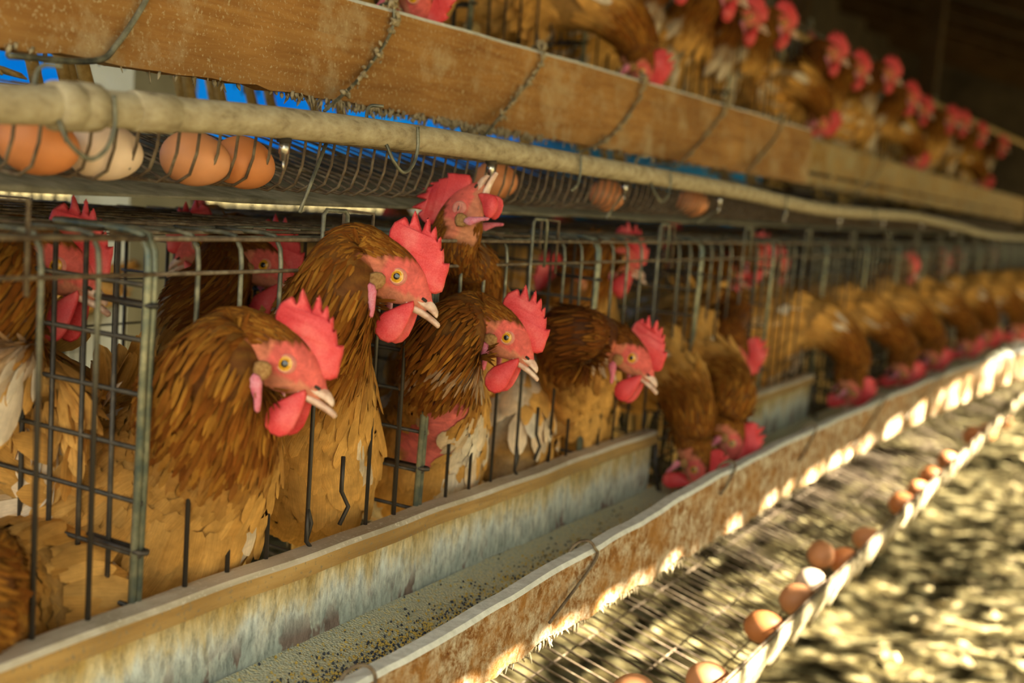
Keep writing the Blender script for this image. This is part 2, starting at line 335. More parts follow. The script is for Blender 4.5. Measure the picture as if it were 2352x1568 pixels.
# frames that carry the tiers
b=MB(); YS=np.linspace(-.2,7.5,100)
for y in YS:
    for x,z in ((-.095,1.130),(-.3,1.165),(-.6,1.20),(-.6,1.196),(-.3,1.161),(-.095,1.127)): b.v.append((x,y,z+random.uniform(-.002,.002)))
for i in range(len(YS)-1):
    for k in range(6): a_=i*6+k; c_=i*6+(k+1)%6; b.f.append((a_,a_+6,c_+6,c_)); b.m.append(0)
tag(b.build('dropping_board',M['board_dust']),'dusty grey sheet under the upper cages catching droppings','dropping board')
for k in range(0,9):
    rt=dup(cg,(-1.62,Y1+.2+PIT*(k+1),0),'wire cage of the row behind, %s from the left'%ORD[k],'wire cages of the row behind',rotz=math.pi)
# ---------------------------------------------------------------- troughs
def plank(pts,th,h_or_bot,name,m,parent,nx=None,rough=0.0,mats=None):
    """board following pts = [(X,Y,ztop,zbot)]; outer face at X, thickness th towards -X; material 1 = top edge"""
    b=MB(); dens=[]
    for i in range(len(pts)-1):
        n=max(2,int(abs(pts[i+1][1]-pts[i][1])/.02))
        for k in range(n): t=k/n; dens.append([a+(c-a)*t for a,c in zip(pts[i],pts[i+1])])
    dens.append(list(pts[-1])); R=8
    def fx(y): return .0015*math.sin(y*17)+.001*math.sin(y*41+1)
    for X,Y,zt,zb in dens:
        j=rough*(math.sin(Y*90)+math.sin(Y*37+2)+jit(1.5)); zb2=zb+j; zt2=zt+.3*rough*jit(1)
        ring=[(X+fx(Y)+rough*.15*jit(1),Y,zb2+(zt2-zb2)*k/5) for k in range(6)]+[(X-th+fx(Y),Y,zt2-.0005),(X-th+fx(Y),Y,zb2)]
        ring[5]=(ring[5][0]-.003,Y,zt2); ring[4]=(ring[4][0],Y,zt2-.004)
        b.v+=ring
    for i in range(len(dens)-1):
        for k in range(8): a=i*8+k; c=i*8+(k+1)%8; b.f.append((a,a+8,c+8,c)); b.m.append(1 if k in (4,5) else 0)
    b.f.append(tuple(range(8))); b.m.append(0); n=len(b.v); b.f.append(tuple(n-1-k for k in range(8))); b.m.append(0)
    return b.build(name,mats or [m,m],parent,smooth=False)
tr=empty('feed_trough',(0,0,0),'long wooden feed trough hanging along the front of the lower cages','feed trough')
fb=[(.162,.35,.772,.716),(.162,.75,.782,.722),(.165,1.13,.795,.721),(.166,1.5,.806,.716),(.170,1.88,.806,.719),(.178,2.55,.797,.71),(.20,3.1,.796,.70),(.24,3.9,.78,.685),(.30,5.0,.738,.645),(.36,6.5,.69,.6)]
o=plank(fb,.017,0,'front_board',M['crust'],tr,rough=.0016,mats=[M['crust'],M['dusttop']])
for (y0,y1) in ((.1,1.60),(1.95,2.47)):
    plank([(.022,y0,.8245,.806),(.022,(y0+y1)/2,.8245,.806),(.022,y1,.8245,.806)],.024,0,'top_rail',M['wood_rail'],tr,mats=[M['wood_rail'],M['wood_top']])
    plank([(.016,y0+.0,.807,.715),(.016,y1-.01,.807,.715)],.012,0,'back_board',M['lime'],tr,mats=[M['lime'],M['lime']])
    b=MB(); b.tube([(.02,y1,.806),(.021,y1+.004,.77),(.03,y1+.006,.73)],.004,6); b.build('end_strap',M['wire_dark'],tr)
b=MB()
YS=np.linspace(.1,6.6,120)
def fbx(y): 
    for i in range(len(fb)-1):
        if y<=fb[i+1][1]: t=(y-fb[i][1])/(fb[i+1][1]-fb[i][1]); return [a+(c-a)*t for a,c in zip(fb[i],fb[i+1])]
    return fb[-1]
for y in YS:
    q=fbx(max(y,.35)); b.v+=[(.005,y,q[3]+.0),(q[0]-.016,y,q[3]-.0),(q[0]-.016,y,q[3]-.008),(.005,y,q[3]-.008)]
for i in range(len(YS)-1):
    for k in range(4): b.f.append((i*4+k,i*4+4+k,i*4+4+(k+1)%4,i*4+(k+1)%4)); b.m.append(0)
b.build('bottom_board',M['lime'],tr,smooth=False)
b=MB(); NX=14; YS=np.linspace(.15,5.5,300)
for y in YS:
    q=fbx(max(y,.35)); x1=q[0]-.018
    for k in range(NX): t=k/(NX-1); b.v.append((.017+(x1-.017)*t,y,q[3]+.012+.008*abs(2*t-1)**2-.004*math.sin(y*9)*t+random.uniform(0,.0015)))
for i in range(len(YS)-1):
    for k in range(NX-1): a=i*NX+k; b.f.append((a,a+1,a+1+NX,a+NX)); b.m.append(0)
tag(b.build('mash_feed',M['feed']),'pale mash feed lying along the bottom of the lower trough','feed',kind='stuff')
b=MB()
for _ in range(7500):
    y=.62+abs(random.gauss(0,.45)); q=fbx(y); t=min(1,max(0,random.gauss(.62,.2))); x=.02+(q[0]-.04)*t; z=q[3]+.0135+.008*abs(2*t-1)**2-.004*math.sin(y*9)*t; s=random.uniform(.0008,.0019)
    c=len(b.v); dk=random.random()<.4; b.v+=[(x-s,y,z),(x,y-s,z),(x+s,y,z),(x,y+s,z),(x,y,z+s),(x,y,z-s)]
    for f in ((0,1,4),(1,2,4),(2,3,4),(3,0,4),(1,0,5),(2,1,5),(3,2,5),(0,3,5)): b.f.append(tuple(c+i for i in f)); b.m.append(0 if dk else 1)
tag(b.build('grain',[M['grain_dark'],M['grain_gold']],smooth=False),'dark and golden grains scattered on the mash feed','grain',kind='stuff')
# upper tier trough
tu=empty('feed_trough',(0,0,0),'long wooden feed trough of the upper tier, seen from its outer face','feed trough')
XU=-.12
def up(px,pt,pb): return None
plank([(XU,.05,1.336,1.227),(XU,.9,1.340,1.2345),(XU,1.4,1.346,1.232),(XU,2.1,1.352,1.232),(XU,2.76,1.356,1.229)],.02,0,'near_board',M['wood_up'],tu,rough=.0008,mats=[M['wood_up'],M['dusttop']])
plank([(XU-.022,2.55,1.343,1.231),(XU-.022,4.5,1.345,1.229),(XU-.02,7.5,1.355,1.222)],.02,0,'far_board',M['wood_far'],tu,rough=.0016,mats=[M['wood_far'],M['dust']])
plank([(-.235,.05,1.37,1.256),(-.235,7.4,1.37,1.256)],.014,0,'back_board',M['lime'],tu)
b=MB(); b.box(-.235,-.14,.05,7.4,1.256,1.264); b.build('bottom_board',M['beam'],tu,smooth=False)
# clots of dust and feathers stuck along the lower edge of the upper board
b=MB()
for _ in range(900):
    y=random.choice([random.uniform(.9,1.45),random.gauss(1.28,.05),random.uniform(.1,4.5)]); z=1.2335-abs(random.gauss(0,.003)); x=XU+random.uniform(-.012,.004)
    l=random.uniform(.003,.012); p=Vector((x,y,z+.003)); d=Vector((jit(.5),jit(.7),-1)).normalized()*l; s=random.uniform(.0006,.002)
    b.tube([p,p+d*.5,p+d],[s,s*1.2,s*.3],5)
tag(b.build('dust_clots',M['dust']),'tufts of dust and down stuck to the bottom edge of the upper board','dust',kind='stuff')
b=MB()
for _ in range(2600):
    y=random.uniform(.7,4.8); q=fbx(y); z=q[3]+random.uniform(-.002,.004); x=q[0]-.004+random.uniform(-.006,.003)
    l=random.uniform(.003,.011); p=Vector((x,y,z)); d=Vector((jit(.6),jit(.8),-1)).normalized()*l; s=random.uniform(.0005,.0016)
    b.tube([p,p+d*.5,p+d],[s,s*1.2,s*.3],4)
tag(b.build('down_fluff',M['dust']),'down and dust hanging from the lower edge of the front trough board','dust',kind='stuff')
# wire hangers over the boards
def hanger(pts,r,label,m,group,name='wire_hanger',clots=0):
    b=MB(); P=bend(pts,6); b.tube(P,r,8)
    o=b.build(name,m); tag(o,label,'hanger',group)
    if clots:
        c=MB()
        for _ in range(clots):
            p=random.choice(P[3:-3])+Vector((.002,jit(.006),jit(.006))); s=random.uniform(.001,.004); d=Vector((jit(.3),jit(1),jit(1)))*s*1.6
            c.tube([p-d,p,p+d],[s*.3,s,s*.3],5)
        c.build('dust',M['dust'],o)['kind']='stuff'
    return o
UH=[((335,0),(270,100),(215,140),(20,128)),((905,15),(895,80),(825,180),(745,255)),((1250,112),(1235,160),(1175,235),(1110,315)),((1482,185),(1462,235),(1400,315),(1330,350)),((1672,240),(1650,275),(1605,330),(1550,385)),((1797,272),(1785,310),(1745,360),(1715,395)),((2030,365),(2015,400),(1985,430),(1960,460))]
for k,q in enumerate(UH):
    X=XU+.004; P=[atX(q[0][0],q[0][1],X)+Vector((-.02,.002,.002)),atX(q[0][0],q[0][1],X)+Vector((-.006,0,.004))]+[atX(a,c,X) for a,c in q[:3]]+[atX(q[3][0],q[3][1],XU+.03)]
    P=[P[0],P[1]]+[p for p in P[2:]]
    hanger(P,.0018 if k else .0026,'grey wire hanger around the upper board, %s from the left'%ORD[k],M['wire'],'wire hangers on the upper board',clots=(0,60,50,50,40,30,20)[k])
LH=[((845,1495),(862,1530),(855,1560),(800,1600)),((1330,1250),(1362,1232),(1365,1290),(1262,1430)),((1655,1075),(1683,1066),(1672,1110),(1655,1135)),((1852,990),(1862,988),(1858,1020),(1835,1060)),((2005,930),(2012,940),(1990,985),(1955,1030)),((2118,885),(2128,895),(2105,930),(2080,960))]
for k,q in enumerate(LH):
    base=atX(q[1][0],q[1][1]+8,fbx(1.2)[0]); y=base.y; fq=fbx(y); X=fq[0]+.003; zt=fq[2]
    a=atX(*q[2],X); e=atX(*q[3],X)
    P=[Vector((fq[0]-.022,y-.02,zt-.012)),Vector((fq[0]-.014,y-.012,zt+.006)),Vector((fq[0]-.004,y-.004,zt+.011)),Vector((X,y,zt+.004)),Vector((X,a.y,min(a.z,zt-.008))),Vector((X,e.y,max(e.z,fq[3]-.01)))]
    hanger(P,.0016,'rusty wire loop hooked over the front trough board, %s from the left'%ORD[k],M['wire_rust'],'wire loops on the front trough board')
# thin stalks and tie wires from the egg tray down to the cage top
for k,(a,c) in enumerate([((752,322),(688,488)),((1440,430),(1392,500)),((1650,480),(1600,512))]):
    b=MB(); b.tube([atX(*a,-.035),atX((a[0]+c[0])/2,(a[1]+c[1])/2,-.033),atX(*c,-.03)],.0018,8); 
    tag(b.build('tie_wire',M['wire']),'grey tie wire slanting from upper egg tray to cage top, %s from left'%ORD[k],'tie wire','tie wires')
# dusty outer lip of the lower egg tray
b=MB(); YS=np.linspace(.9,6.5,420)
for j,y in enumerate(YS):
    e=.008+.006*math.sin(j*.9)+.008*random.random()
    b.v+=[(.2685,y,.6205),(.270,y,.605),(.264,y,.592-.3*e),(.258,y,.583-e)]
for j in range(len(YS)-1):
    for k in range(3): a=j*4+k; b.f.append((a,a+4,a+5,a+1)); b.m.append(0)
o=b.build('dust_crust',M['dust']); tag(o,'matted dust and down coating the outer lip of the lower egg tray','dust',kind='stuff'); md=o.modifiers.new('s','SOLIDIFY'); md.thickness=.002
# ---------------------------------------------------------------- water pipe, nipples, hooks
PP=[(-200,222),(0,238),(180,245),(400,262),(650,282),(900,310),(1100,338),(1300,372),(1500,405),(1700,440),(1800,463),(1900,482),(2000,490),(2100,498),(2200,520),(2270,538),(2352,545),(2440,548)]
PW=[atX(a,c,0) for a,c in PP]
pw=empty('water_pipe',(0,0,0),'long dusty water pipe running above the lower cages','pipe')
b=MB(); pp=bend(PW,6); b.tube(pp,.0128,18); b.build('pipe_run',M['pipe'],pw)
def pipe_at(px):
    i=min(range(len(pp)),key=lambda i:abs(prx(pp[i])[0]-px)); return pp[i]
def prx(p):
    v=Vector(p)-CAM; z=v.dot(FW); return (W/2+F*v.dot(RT)/z,H/2-F*v.dot(UP)/z,z)
def pipe_exact(px):
    for i in range(len(pp)-1):
        a,c=prx(pp[i])[0],prx(pp[i+1])[0]
        if a<=px<=c: return pp[i].lerp(pp[i+1],(px-a)/(c-a))
    return pp[-1]
b=MB(); p0=pipe_exact(118); p1=pipe_exact(222); d=(p1-p0)
b.tube([p0,p0+d*.03,p0+d*.45,p0+d*.5,p0+d*.55,p0+d*.97,p1],[.0135,.0165,.0168,.015,.0168,.0165,.0135],18); b.build('coupling',M['pipe'],pw)
b=MB(); p0=pipe_exact(300); p1=pipe_exact(392); d=(p1-p0); b.tube([p0,p0+d*.03,p0+d*.97,p1],[.0130,.0145,.0145,.0130],18); b.build('collar',M['pipe'],pw)
NP=[655,1130,1438,1655,1805,1930,2030,2118,2190,2290]
for k,x in enumerate(NP):
    p=pipe_exact(x)+Vector((0,0,-.012)); b=MB()
    b.tube([p,p+Vector((0,0,-.004))],.0062,10,1); b.tube([p+Vector((0,0,-.003)),p+Vector((0,0,-.013)),p+Vector((0,0,-.0135)),p+Vector((0,0,-.019))],[.0042,.0042,.003,.0028],10,0)
    b.tube([p+Vector((0,0,-.018)),p+Vector((0,0,-.027))],.0012,6,0)
    b.build('nipple_drinker',[M['steel'],M['dark']],pw)
HK=[(170,58,1),(900,40,1),(1290,30,0),(1500,36,1),(1780,20,0),(1990,14,0)]
for k,(x,wd,full) in enumerate(HK):
    p=pipe_exact(x); r=.0128; z=prx(p)[2]; hw=wd/ F*z*1.0
    b=MB(); e=Vector((0,1,0)); c=p+Vector((.016,0,0)); hw=hw/.87
    P=[c+Vector((0,hw,.010)),c+Vector((.001,hw*1.02,-.01)),c+Vector((.001,hw*.7,-.026)),c+Vector((0,0,-.034)),c+Vector((-.002,-hw*.8,-.024)),c+Vector((-.01,-hw,-.008)),c+Vector((-.03,-hw,.006)),p+Vector((-.02,-hw*.6,.024)),p+Vector((-.01,-hw*.1,.026))]
    if not full: P=P[:4]
    b.tube(bend(P,6),.0017,8)
    tag(b.build('pipe_hook',M['wire']),'grey wire hook hanging round the water pipe, %s from the left'%ORD[k],'hook','wire hooks on the water pipe')
# upper tier water pipe
b=MB(); P=[atX(x,y,-.30) for x,y in ((1500,-75),(1700,18),(1830,80),(1980,160),(2130,232),(2352,330),(2420,360))]; b.tube(bend(P,5),.013,14)
tag(b.build('water_pipe',M['wood_far']),'blurred tan pipe above the upper hens in the far right','pipe')
# ---------------------------------------------------------------- eggs
def egg_mesh():
    b=MB(); n,k=28,20; L=.0285
    for i in range(k+1):
        t=math.pi*i/k; x=-math.cos(t)*L; r=.0218*math.sin(t)*(1-.13*math.cos(t)*-1*-1) if True else 0
        r=.0218*math.sin(t)*(1+.10*math.cos(t))
        for j in range(n): a=2*math.pi*j/n; b.v.append((x,r*math.cos(a),r*math.sin(a)))
    for i in range(k):
        for j in range(n): b.f.append((i*n+j,i*n+(j+1)%n,(i+1)*n+(j+1)%n,(i+1)*n+j)); b.m.append(0)
    return b
EM=[]
for m in EGG: e=egg_mesh().build('egg',m); EM.append(e.data); bpy.data.objects.remove(e)
def egg(p,rot,mi,label,group,s=1.0):
    o=bpy.data.objects.new('egg',EM[mi]); COL.objects.link(o); o.location=p; o.rotation_euler=rot; o.scale=(s,s,s)
    tag(o,label,'egg',group); return o
def egg_on(px,py,X,rot,mi,label,group,s=1): 
    p=atX(px,py,X); return egg(p,rot,mi,label,group,s)
GE='eggs in the lower egg tray'
E=[(1455,1592,.225,(0,0,1.2),1,'brown egg in the lower tray cut off by the bottom edge, left one',1.0),
(1628,1562,.23,(0,.1,.9),1,'brown egg in the lower tray at the bottom edge, right one',1.0),
(1757,1440,.235,(0,0,.5),0,'round orange-brown egg against the tray lip, nearest fully visible one',1.0),
(1832,1375,.236,(0,0,1.1),1,'sunlit egg touching the nearest whole egg on the lower tray',1.02),
(1862,1335,.222,(0,0,1.2),2,'pale egg just behind the sunlit one on the lower tray',.95),  # uses the pale shell colour
(1942,1287,.243,(0,.0,.9),0,'brown egg by the lip, front right of a group of three shaded eggs',1.0),
(1886,1272,.20,(0,0,1.8),1,'brown egg away from the lip, left of a group of three shaded eggs',1.02),
(1998,1238,.232,(0,0,.3),1,'smaller brown egg, farthest of a group of three shaded eggs',.95),
(2092,1160,.246,(0,.0,.8),0,'long brown egg lying at the lip past the group of three',1.05),
(2120,1128,.23,(0,.0,1.2),3,'sunlit brown egg touching the long egg at the lip',1.0),
(2172,1098,.24,(0,0,1.0),0,'blurred brown egg, third after the shaded group',1.0),
(2205,1062,.23,(0,0,1.0),3,'blurred brown egg with a bright spot, fourth after the shaded group',1.0),
(2283,1008,.23,(0,0,1.0),3,'blurred dark egg near the right edge, sun spot on it',1.15),
(2312,1000,.25,(0,0,1.3),0,'blurred dark egg near the right edge, close to the lip',1.15),
(2345,975,.24,(0,0,1.0),0,'blurred egg at the right edge of the photo',1.2)]
def trayz(x):
    pr=[(0,.640),(.20,.588),(.225,.578),(.243,.576),(.27,.58)]
    for a,c in zip(pr,pr[1:]):
        if x<=c[0]: return a[1]+(c[1]-a[1])*(x-a[0])/(c[0]-a[0])
    return .58
for e in E:
    # slide along the sight line until the egg rests on the mesh
    best=None
    for q in range(60):
        X=.12+q*.003; p=atX(e[0],e[1],X); h=p.z-(trayz(X)+.0235*e[6])
        if best is None or abs(h)<abs(best[0]): best=(h,p)
    p=best[1]; p.x=min(p.x,.243); egg(p,e[3],e[4],e[5],GE,e[6])
GU='eggs in the upper egg tray'
for e in [(88,330,-.062,(0,.2,.5),0,'orange-brown egg behind tray wires at the left edge, first in the upper tray'),(240,350,-.062,(.3,.1,1.2),2,'pale cream egg behind the tray wires under the pipe coupling'),
(450,371,-.062,(0,.1,1.0),1,'pinkish tan egg, left one of the pair behind the tray wires'),(562,388,-.060,(0,.2,1.4),0,'tan egg, right one of the pair behind the tray wires'),
(1140,415,-.062,(0,0,1.2),3,'dark orange egg in the upper tray behind the drinking hen'),(1395,455,-.062,(0,0,1.3),3,'blurred orange egg in the upper tray right of the drinking hen'),(1590,478,-.062,(0,0,1),3,'blurred brown egg in the upper tray, farthest one seen')]:
    p=atX(e[0],e[1],e[2]); p.z=max(p.z,OFF.z+.576+.02); egg(p,e[3],e[4],e[5],GU,1.03)
# ---------------------------------------------------------------- hens
def rot22(u,v,th=math.radians(22)): return (u*math.cos(th)-v*math.sin(th),u*math.sin(th)+v*math.cos(th))
ZP=.0829e-3
def trace(pts): return [rot22((x-660)*ZP,-(y-762)*ZP) for x,y in pts]
COMB=trace([(760,600),(700,530),(620,480),(560,440),(538,380),(548,320),(590,250),(640,225),(690,200),(710,215),(738,270),(760,190),(785,140),(810,190),(840,270),(866,330),(890,260),(925,198),(948,260),(962,345),(985,310),(1008,288),(1025,340),(1034,432),(1050,400),(1068,385),(1075,440),(1078,510),(1096,492),(1108,560),(1112,628),(1166,630),(1160,700),(1140,770),(1125,850),(1105,905),(1040,930),(960,920),(890,860),(840,780),(820,700)])
WATT=trace([(850,1010),(760,1040),(650,1085),(560,1120),(500,1180),(480,1240),(495,1310),(550,1370),(630,1400),(700,1385),(760,1330),(810,1230),(845,1130),(860,1060)])
LOBE=trace([(340,850),(290,890),(272,935),(300,1000),(330,1080),(335,1180),(360,1205),(385,1190),(400,1120),(405,1020),(412,940),(390,880)])
TUFT=trace([(330,710),(380,690),(450,700),(490,740),(490,800),(450,850),(380,880),(320,850),(312,780)])
def slab(outline,th,bulge=.3,inset=.0014,warp=None):
    """thin fleshy lobe: outline in x,z; rounded rim"""
    b=MB(); n=len(outline); P=[]
    # densify
    for i in range(n):
        a=Vector((outline[i][0],outline[i][1])); c=Vector((outline[(i+1)%n][0],outline[(i+1)%n][1])); k=max(1,int((c-a).length/.0018))
        for j in range(k): P.append(a.lerp(c,j/k))
    n=len(P); area=sum(P[i].x*P[(i+1)%n].y-P[(i+1)%n].x*P[i].y for i in range(n)); sg=1 if area>0 else -1
    I=[]
    for i in range(n):
        t=(P[(i+1)%n]-P[i-1]).normalized(); nn=Vector((-t.y,t.x))*sg; I.append(P[i]+nn*inset)
    for p in P: b.v.append((p.x,0,p.y))
    for s in (1,-1):
        for p in I: b.v.append((p.x,s*th/2,p.y))
    for i in range(n):
        j=(i+1)%n; b.f.append((i,j,n+j,n+i)); b.f.append((j,i,2*n+i,2*n+j)); b.m+=[0,0]
    # interior points grid for puffiness
    tris=tessellate_polygon([[Vector((p.x,p.y,0)) for p in I]])
    for t in tris:
        b.f.append(tuple(n+i for i in t)); b.f.append(tuple(2*n+i for i in reversed(t))); b.m+=[0,0]
    if warp: b.v=[warp(*v) for v in b.v]
    return b
def catmull(arr,ns):
    """arr list of np vectors, ns samples per segment"""
    A=[2*arr[0]-arr[1]]+list(arr)+[2*arr[-1]-arr[-2]]; out=[]
    for i in range(1,len(A)-2):
        n=ns[i-1]
        for k in range(n):
            t=k/n; a,b,c,d=A[i-1],A[i],A[i+1],A[i+2]
            out.append(.5*((2*b)+(c-a)*t+(2*a-5*b+4*c-d)*t*t+(3*b-a-3*c+d)*t**3))
    out.append(A[-2]); return out
PAL=dict(neck=(.20,.060,.008),neck2=(.085,.022,.004),back=(.48,.225,.045),tan=(.66,.36,.10),white=(.80,.70,.55))
def make_hen(eye,hx,hup,spine,s=1.0,label='',group=None,seed=0,dens=1.0,neckdark=0.0,white=.12,bare=None,tail=True,legs=True,wings=True,comb_s=1.12,ymin=None,wat=1.0,floor_z=.70,name='hen',wing_dir=None,shut=False,anchor=None,clampx=-.004):
    """eye=head centre; hx=beak direction; spine=[(pos,rw,rh)] tail..neck top"""
    R=np.random.default_rng(seed); rn=random.Random(seed)
    hx=Vector(hx).normalized(); hup=Vector(hup); hz=(hup-hx*hup.dot(hx)).normalized(); hy=hz.cross(hx)
    eye=Vector(eye)
    org=Vector(anchor) if anchor else Vector((spine[2][0][0],spine[2][0][1],floor_z(spine[2][0][0]) if callable(floor_z) else floor_z))
    root=empty(name,org,label,'hen',group)
    def HL(x,y,z): return eye+(hx*x+hy*y+hz*z)*s
    hs=[(-.044,-.001,.0215,.028),(-.024,.0,.0195,.0275),(-.006,-.001,.0165,.0245),(.010,-.004,.0125,.0195),(.021,-.008,.009,.0135),(.029,-.0115,.0062,.0085),(.034,-.013,.0035,.005)]
    pts=[np.array([*p,rw*1.1,rh*1.1]) for p,rw,rh in spine]
    nb=len(pts)
    for x,z,rw,rh in hs: pts.append(np.array([*HL(x,0,z),rw*s,rh*s]))
    ns=[7]*(nb-1)+[8]+[5]*(len(hs)-1)
    C=catmull(pts,ns); nrow=len(C); headstart=sum(ns[:nb])-3
    pos=[Vector(c[:3]) for c in C]; tan=[(pos[min(i+1,nrow-1)]-pos[max(i-1,0)]).normalized() for i in range(nrow)]
    d=Vector((0,0,1)); d=(d-tan[0]*d.dot(tan[0])).normalized(); D=[d]
    for i in range(1,nrow):
        q=tan[i-1].rotation_difference(tan[i]); d=q@D[-1]; d=(d-tan[i]*d.dot(tan[i])).normalized(); D.append(d)
    # twist to head frame
    hi=min(nrow-1,headstart+4); a=D[hi]; tz=(hz-tan[hi]*hz.dot(tan[hi])).normalized()
    ang=math.atan2(tan[hi].dot(a.cross(tz)),a.dot(tz)); n0=sum(ns[:max(1,nb-3)])
    for i in range(nrow):
        t=min(1,max(0,(i-n0)/(hi-n0))); D[i]=Matrix.Rotation(ang*t,3,tan[i])@D[i]
    NA=28; V=[];Cc=[]
    def sect(c): return max(.0006,c[3]),max(.0006,c[4])
    nclamp=sum(ns[:min(4,nb-2)])
    def squash(p,i):
        if ymin is not None and i<nclamp and p.y<ymin+.012: p=p.copy(); p.y=ymin+.012*math.exp(min(0,(p.y-ymin-.012))/.012)
        if clampx is None: return p
        lim=clampx+max(0,(i-nclamp+7))*.004
        if i<nclamp and p.x>lim-.012:
            p=p.copy(); p.x=lim-.012*math.exp(-(p.x-lim+.012)/.012)
        return p
    def SP(f,an):
        i=min(nrow-2,max(0,int(f))); t=f-i; r0=sect(C[i]); r1=sect(C[i+1]); rw=r0[0]+(r1[0]-r0[0])*t; rh=r0[1]+(r1[1]-r0[1])*t
        tg=tan[i].lerp(tan[i+1],t).normalized(); dd=D[i].lerp(D[i+1],t).normalized(); sdv=tg.cross(dd)
        return squash(pos[i].lerp(pos[i+1],t)+dd*(math.cos(an)*rh)+sdv*(math.sin(an)*rw),i)
    bodylen=sum(ns[:nb-1])
    def feathercol(u,an,p,small):
        # u 0 tail .. 1 head ; an angle 0 dorsal, pi ventral
        nk=min(1,max(0,(u-.37)/.06+rn.uniform(-.25,.25))); q=rn.random(); pn=math.sin(p.x*61+seed)+math.sin(p.y*57+p.z*38+seed*2)+math.sin(p.z*83-p.x*29+seed)
        a=Vector(PAL['back']).lerp(Vector(PAL['tan']),rn.random()*.9)
        ven=(1-math.cos(an))/2
        a=a.lerp(Vector(PAL['tan'])*1.05,ven*.6)
        if pn*.33+rn.uniform(-.25,.25)>.95-1.5*white*(.5+.7*ven) and u<.5: a=a.lerp(Vector(PAL['white']),rn.uniform(.5,1)); nk*=.7
        k=Vector(PAL['neck']).lerp(Vector((.38,.17,.025)),rn.random()**1.8).lerp(Vector(PAL['neck2']),max(0,min(1,neckdark+rn.uniform(-.25,.35))))
        a=a.lerp(k,nk); return a*rn.uniform(.88,1.10)
    def isface(p):
        v=(p-eye)/s; x,z=v.dot(hx),v.dot(hz)
        return ((x-.006)/.029)**2+((z+.004)/.0205)**2<1 or (x>.014 and z<.03) or (-.030<x<-.014 and -.026<z<.006)
    for i in range(nrow):
        rw,rh=sect(C[i]); side=tan[i].cross(D[i])
        for j in range(NA):
            an=2*math.pi*j/NA
            ca,sa=math.cos(an),math.sin(an)
            sk=.95 if i<headstart-2 else 1; p=squash(pos[i]+D[i]*(ca*rh*sk)+side*(sa*rw*sk),i)
            if i<headstart-2 and (ymin is not None and p.y<ymin+.01): p.y+=.004
            if i<nclamp and clampx is not None and p.x>clampx-.02: p.x-=.004
            V.append(p)
            if i>=headstart and isface(p):
                v=(p-eye)/s; x,z=v.dot(hx),v.dot(hz)
                f=rn.uniform(.9,1.1); col=Vector((.60,.11,.09)) if z>-.010 else Vector((.50,.18,.11))
                if x<-.012: col=col.lerp(Vector((.5,.22,.1)),.5)
                Cc.append(col*f)
            else:
                Cc.append(feathercol(i/(nrow-1)*1.0,an,p,0)*.55)  # base under the plumage darkened: shade of the recesses put into its colour
    if bare:
        for k,p in enumerate(V):
            for bc,br in bare:
                if (p-Vector(bc)).length<br*1.15: Cc[k]=Vector((.58,.13,.12))*rn.uniform(.7,1.25)
    V.append(pos[0]-tan[0]*.001); Cc.append(Vector(PAL['tan'])); V.append(pos[-1]+tan[-1]*.001); Cc.append(Vector((.6,.3,.25)))
    b=MB(); b.v=[tuple(p-org) for p in V]
    for i in range(nrow-1):
        for j in range(NA): b.f.append((i*NA+j,i*NA+(j+1)%NA,(i+1)*NA+(j+1)%NA,(i+1)*NA+j)); b.m.append(0)
    for j in range(NA): b.f.append((nrow*NA,(j+1)%NA,j)); b.m.append(0); b.f.append((nrow*NA+1,(nrow-1)*NA+j,(nrow-1)*NA+(j+1)%NA)); b.m.append(0)
    nbody=len(b.v); cols=[tuple(c) for c in Cc]; uvs=[(0,0)]*nbody
    # plumage: overlapping feathers laid towards the tail
    def feather(p,n,t,l,wd,col,lift=.12,mi=1,tip=1.12):
        t=(t-n*t.dot(n)); 
        if t.length<1e-6: return
        t=t.normalized(); sd=n.cross(t); t2=(t+n*lift).normalized(); c=len(b.v)
        ru=rn.random()*50; cv=-rn.uniform(.0,.25)
        prof=((0,.35),(.3,.95),(.65,.95),(.88,.6),(1,.08))
        for q,wq in prof:
            ctr=p+t2*(l*q)+n*(cv*l*q*q)-org
            b.v.append(tuple(ctr+sd*wd*wq*.5-n*(wd*.12*wq))); b.v.append(tuple(ctr+n*wd*.06*wq)); b.v.append(tuple(ctr-sd*wd*wq*.5-n*(wd*.12*wq)))
            f=.84+(tip-.84)*q; cc=tuple(min(.9,x*f) for x in col)
            for x in (-.5,0,.5): cols.append(cc); uvs.append((ru*1.0+x*wq,ru+q))
        for k in range(4):
            for h in (0,1): a=c+k*3+h; b.f.append((a,a+1,a+4,a+3)); b.m.append(mi)
    arc=[0]
    for i in range(1,nrow): arc.append(arc[-1]+(pos[i]-pos[i-1]).length)
    nbd=sum(ns[:nb-1])
    rows=[]
    sarc=0
    total=arc[headstart+14] if headstart+14<nrow else arc[-1]
    sarc=.004
    while sarc<total:
        i=max(k for k in range(nrow) if arc[k]<=sarc); i=min(i,nrow-2); t=(sarc-arc[i])/max(1e-6,arc[i+1]-arc[i])
        u=(i+t)/(nrow-1); nk=min(1,max(0,(u-.345)/.08)); hd=min(1,max(0,(i-headstart+4)/8))
        L_=(.048*(1-nk)+.024*nk)*(1-hd)+.008*hd; Wd=(.022*(1-nk)+.0034*nk)*(1-hd)+.0020*hd
        rw,rh=[a+(c-a)*t for a,c in zip(sect(C[i]),sect(C[i+1]))]; per=2*math.pi*math.sqrt((rw*rw+rh*rh)/2)
        cnt=max(6,int(per/(Wd*(.62+.25*nk))*dens)); ctr=pos[i].lerp(pos[i+1],t); tg=tan[i].lerp(tan[i+1],t).normalized(); dd=D[i].lerp(D[i+1],t).normalized(); sdv=tg.cross(dd)
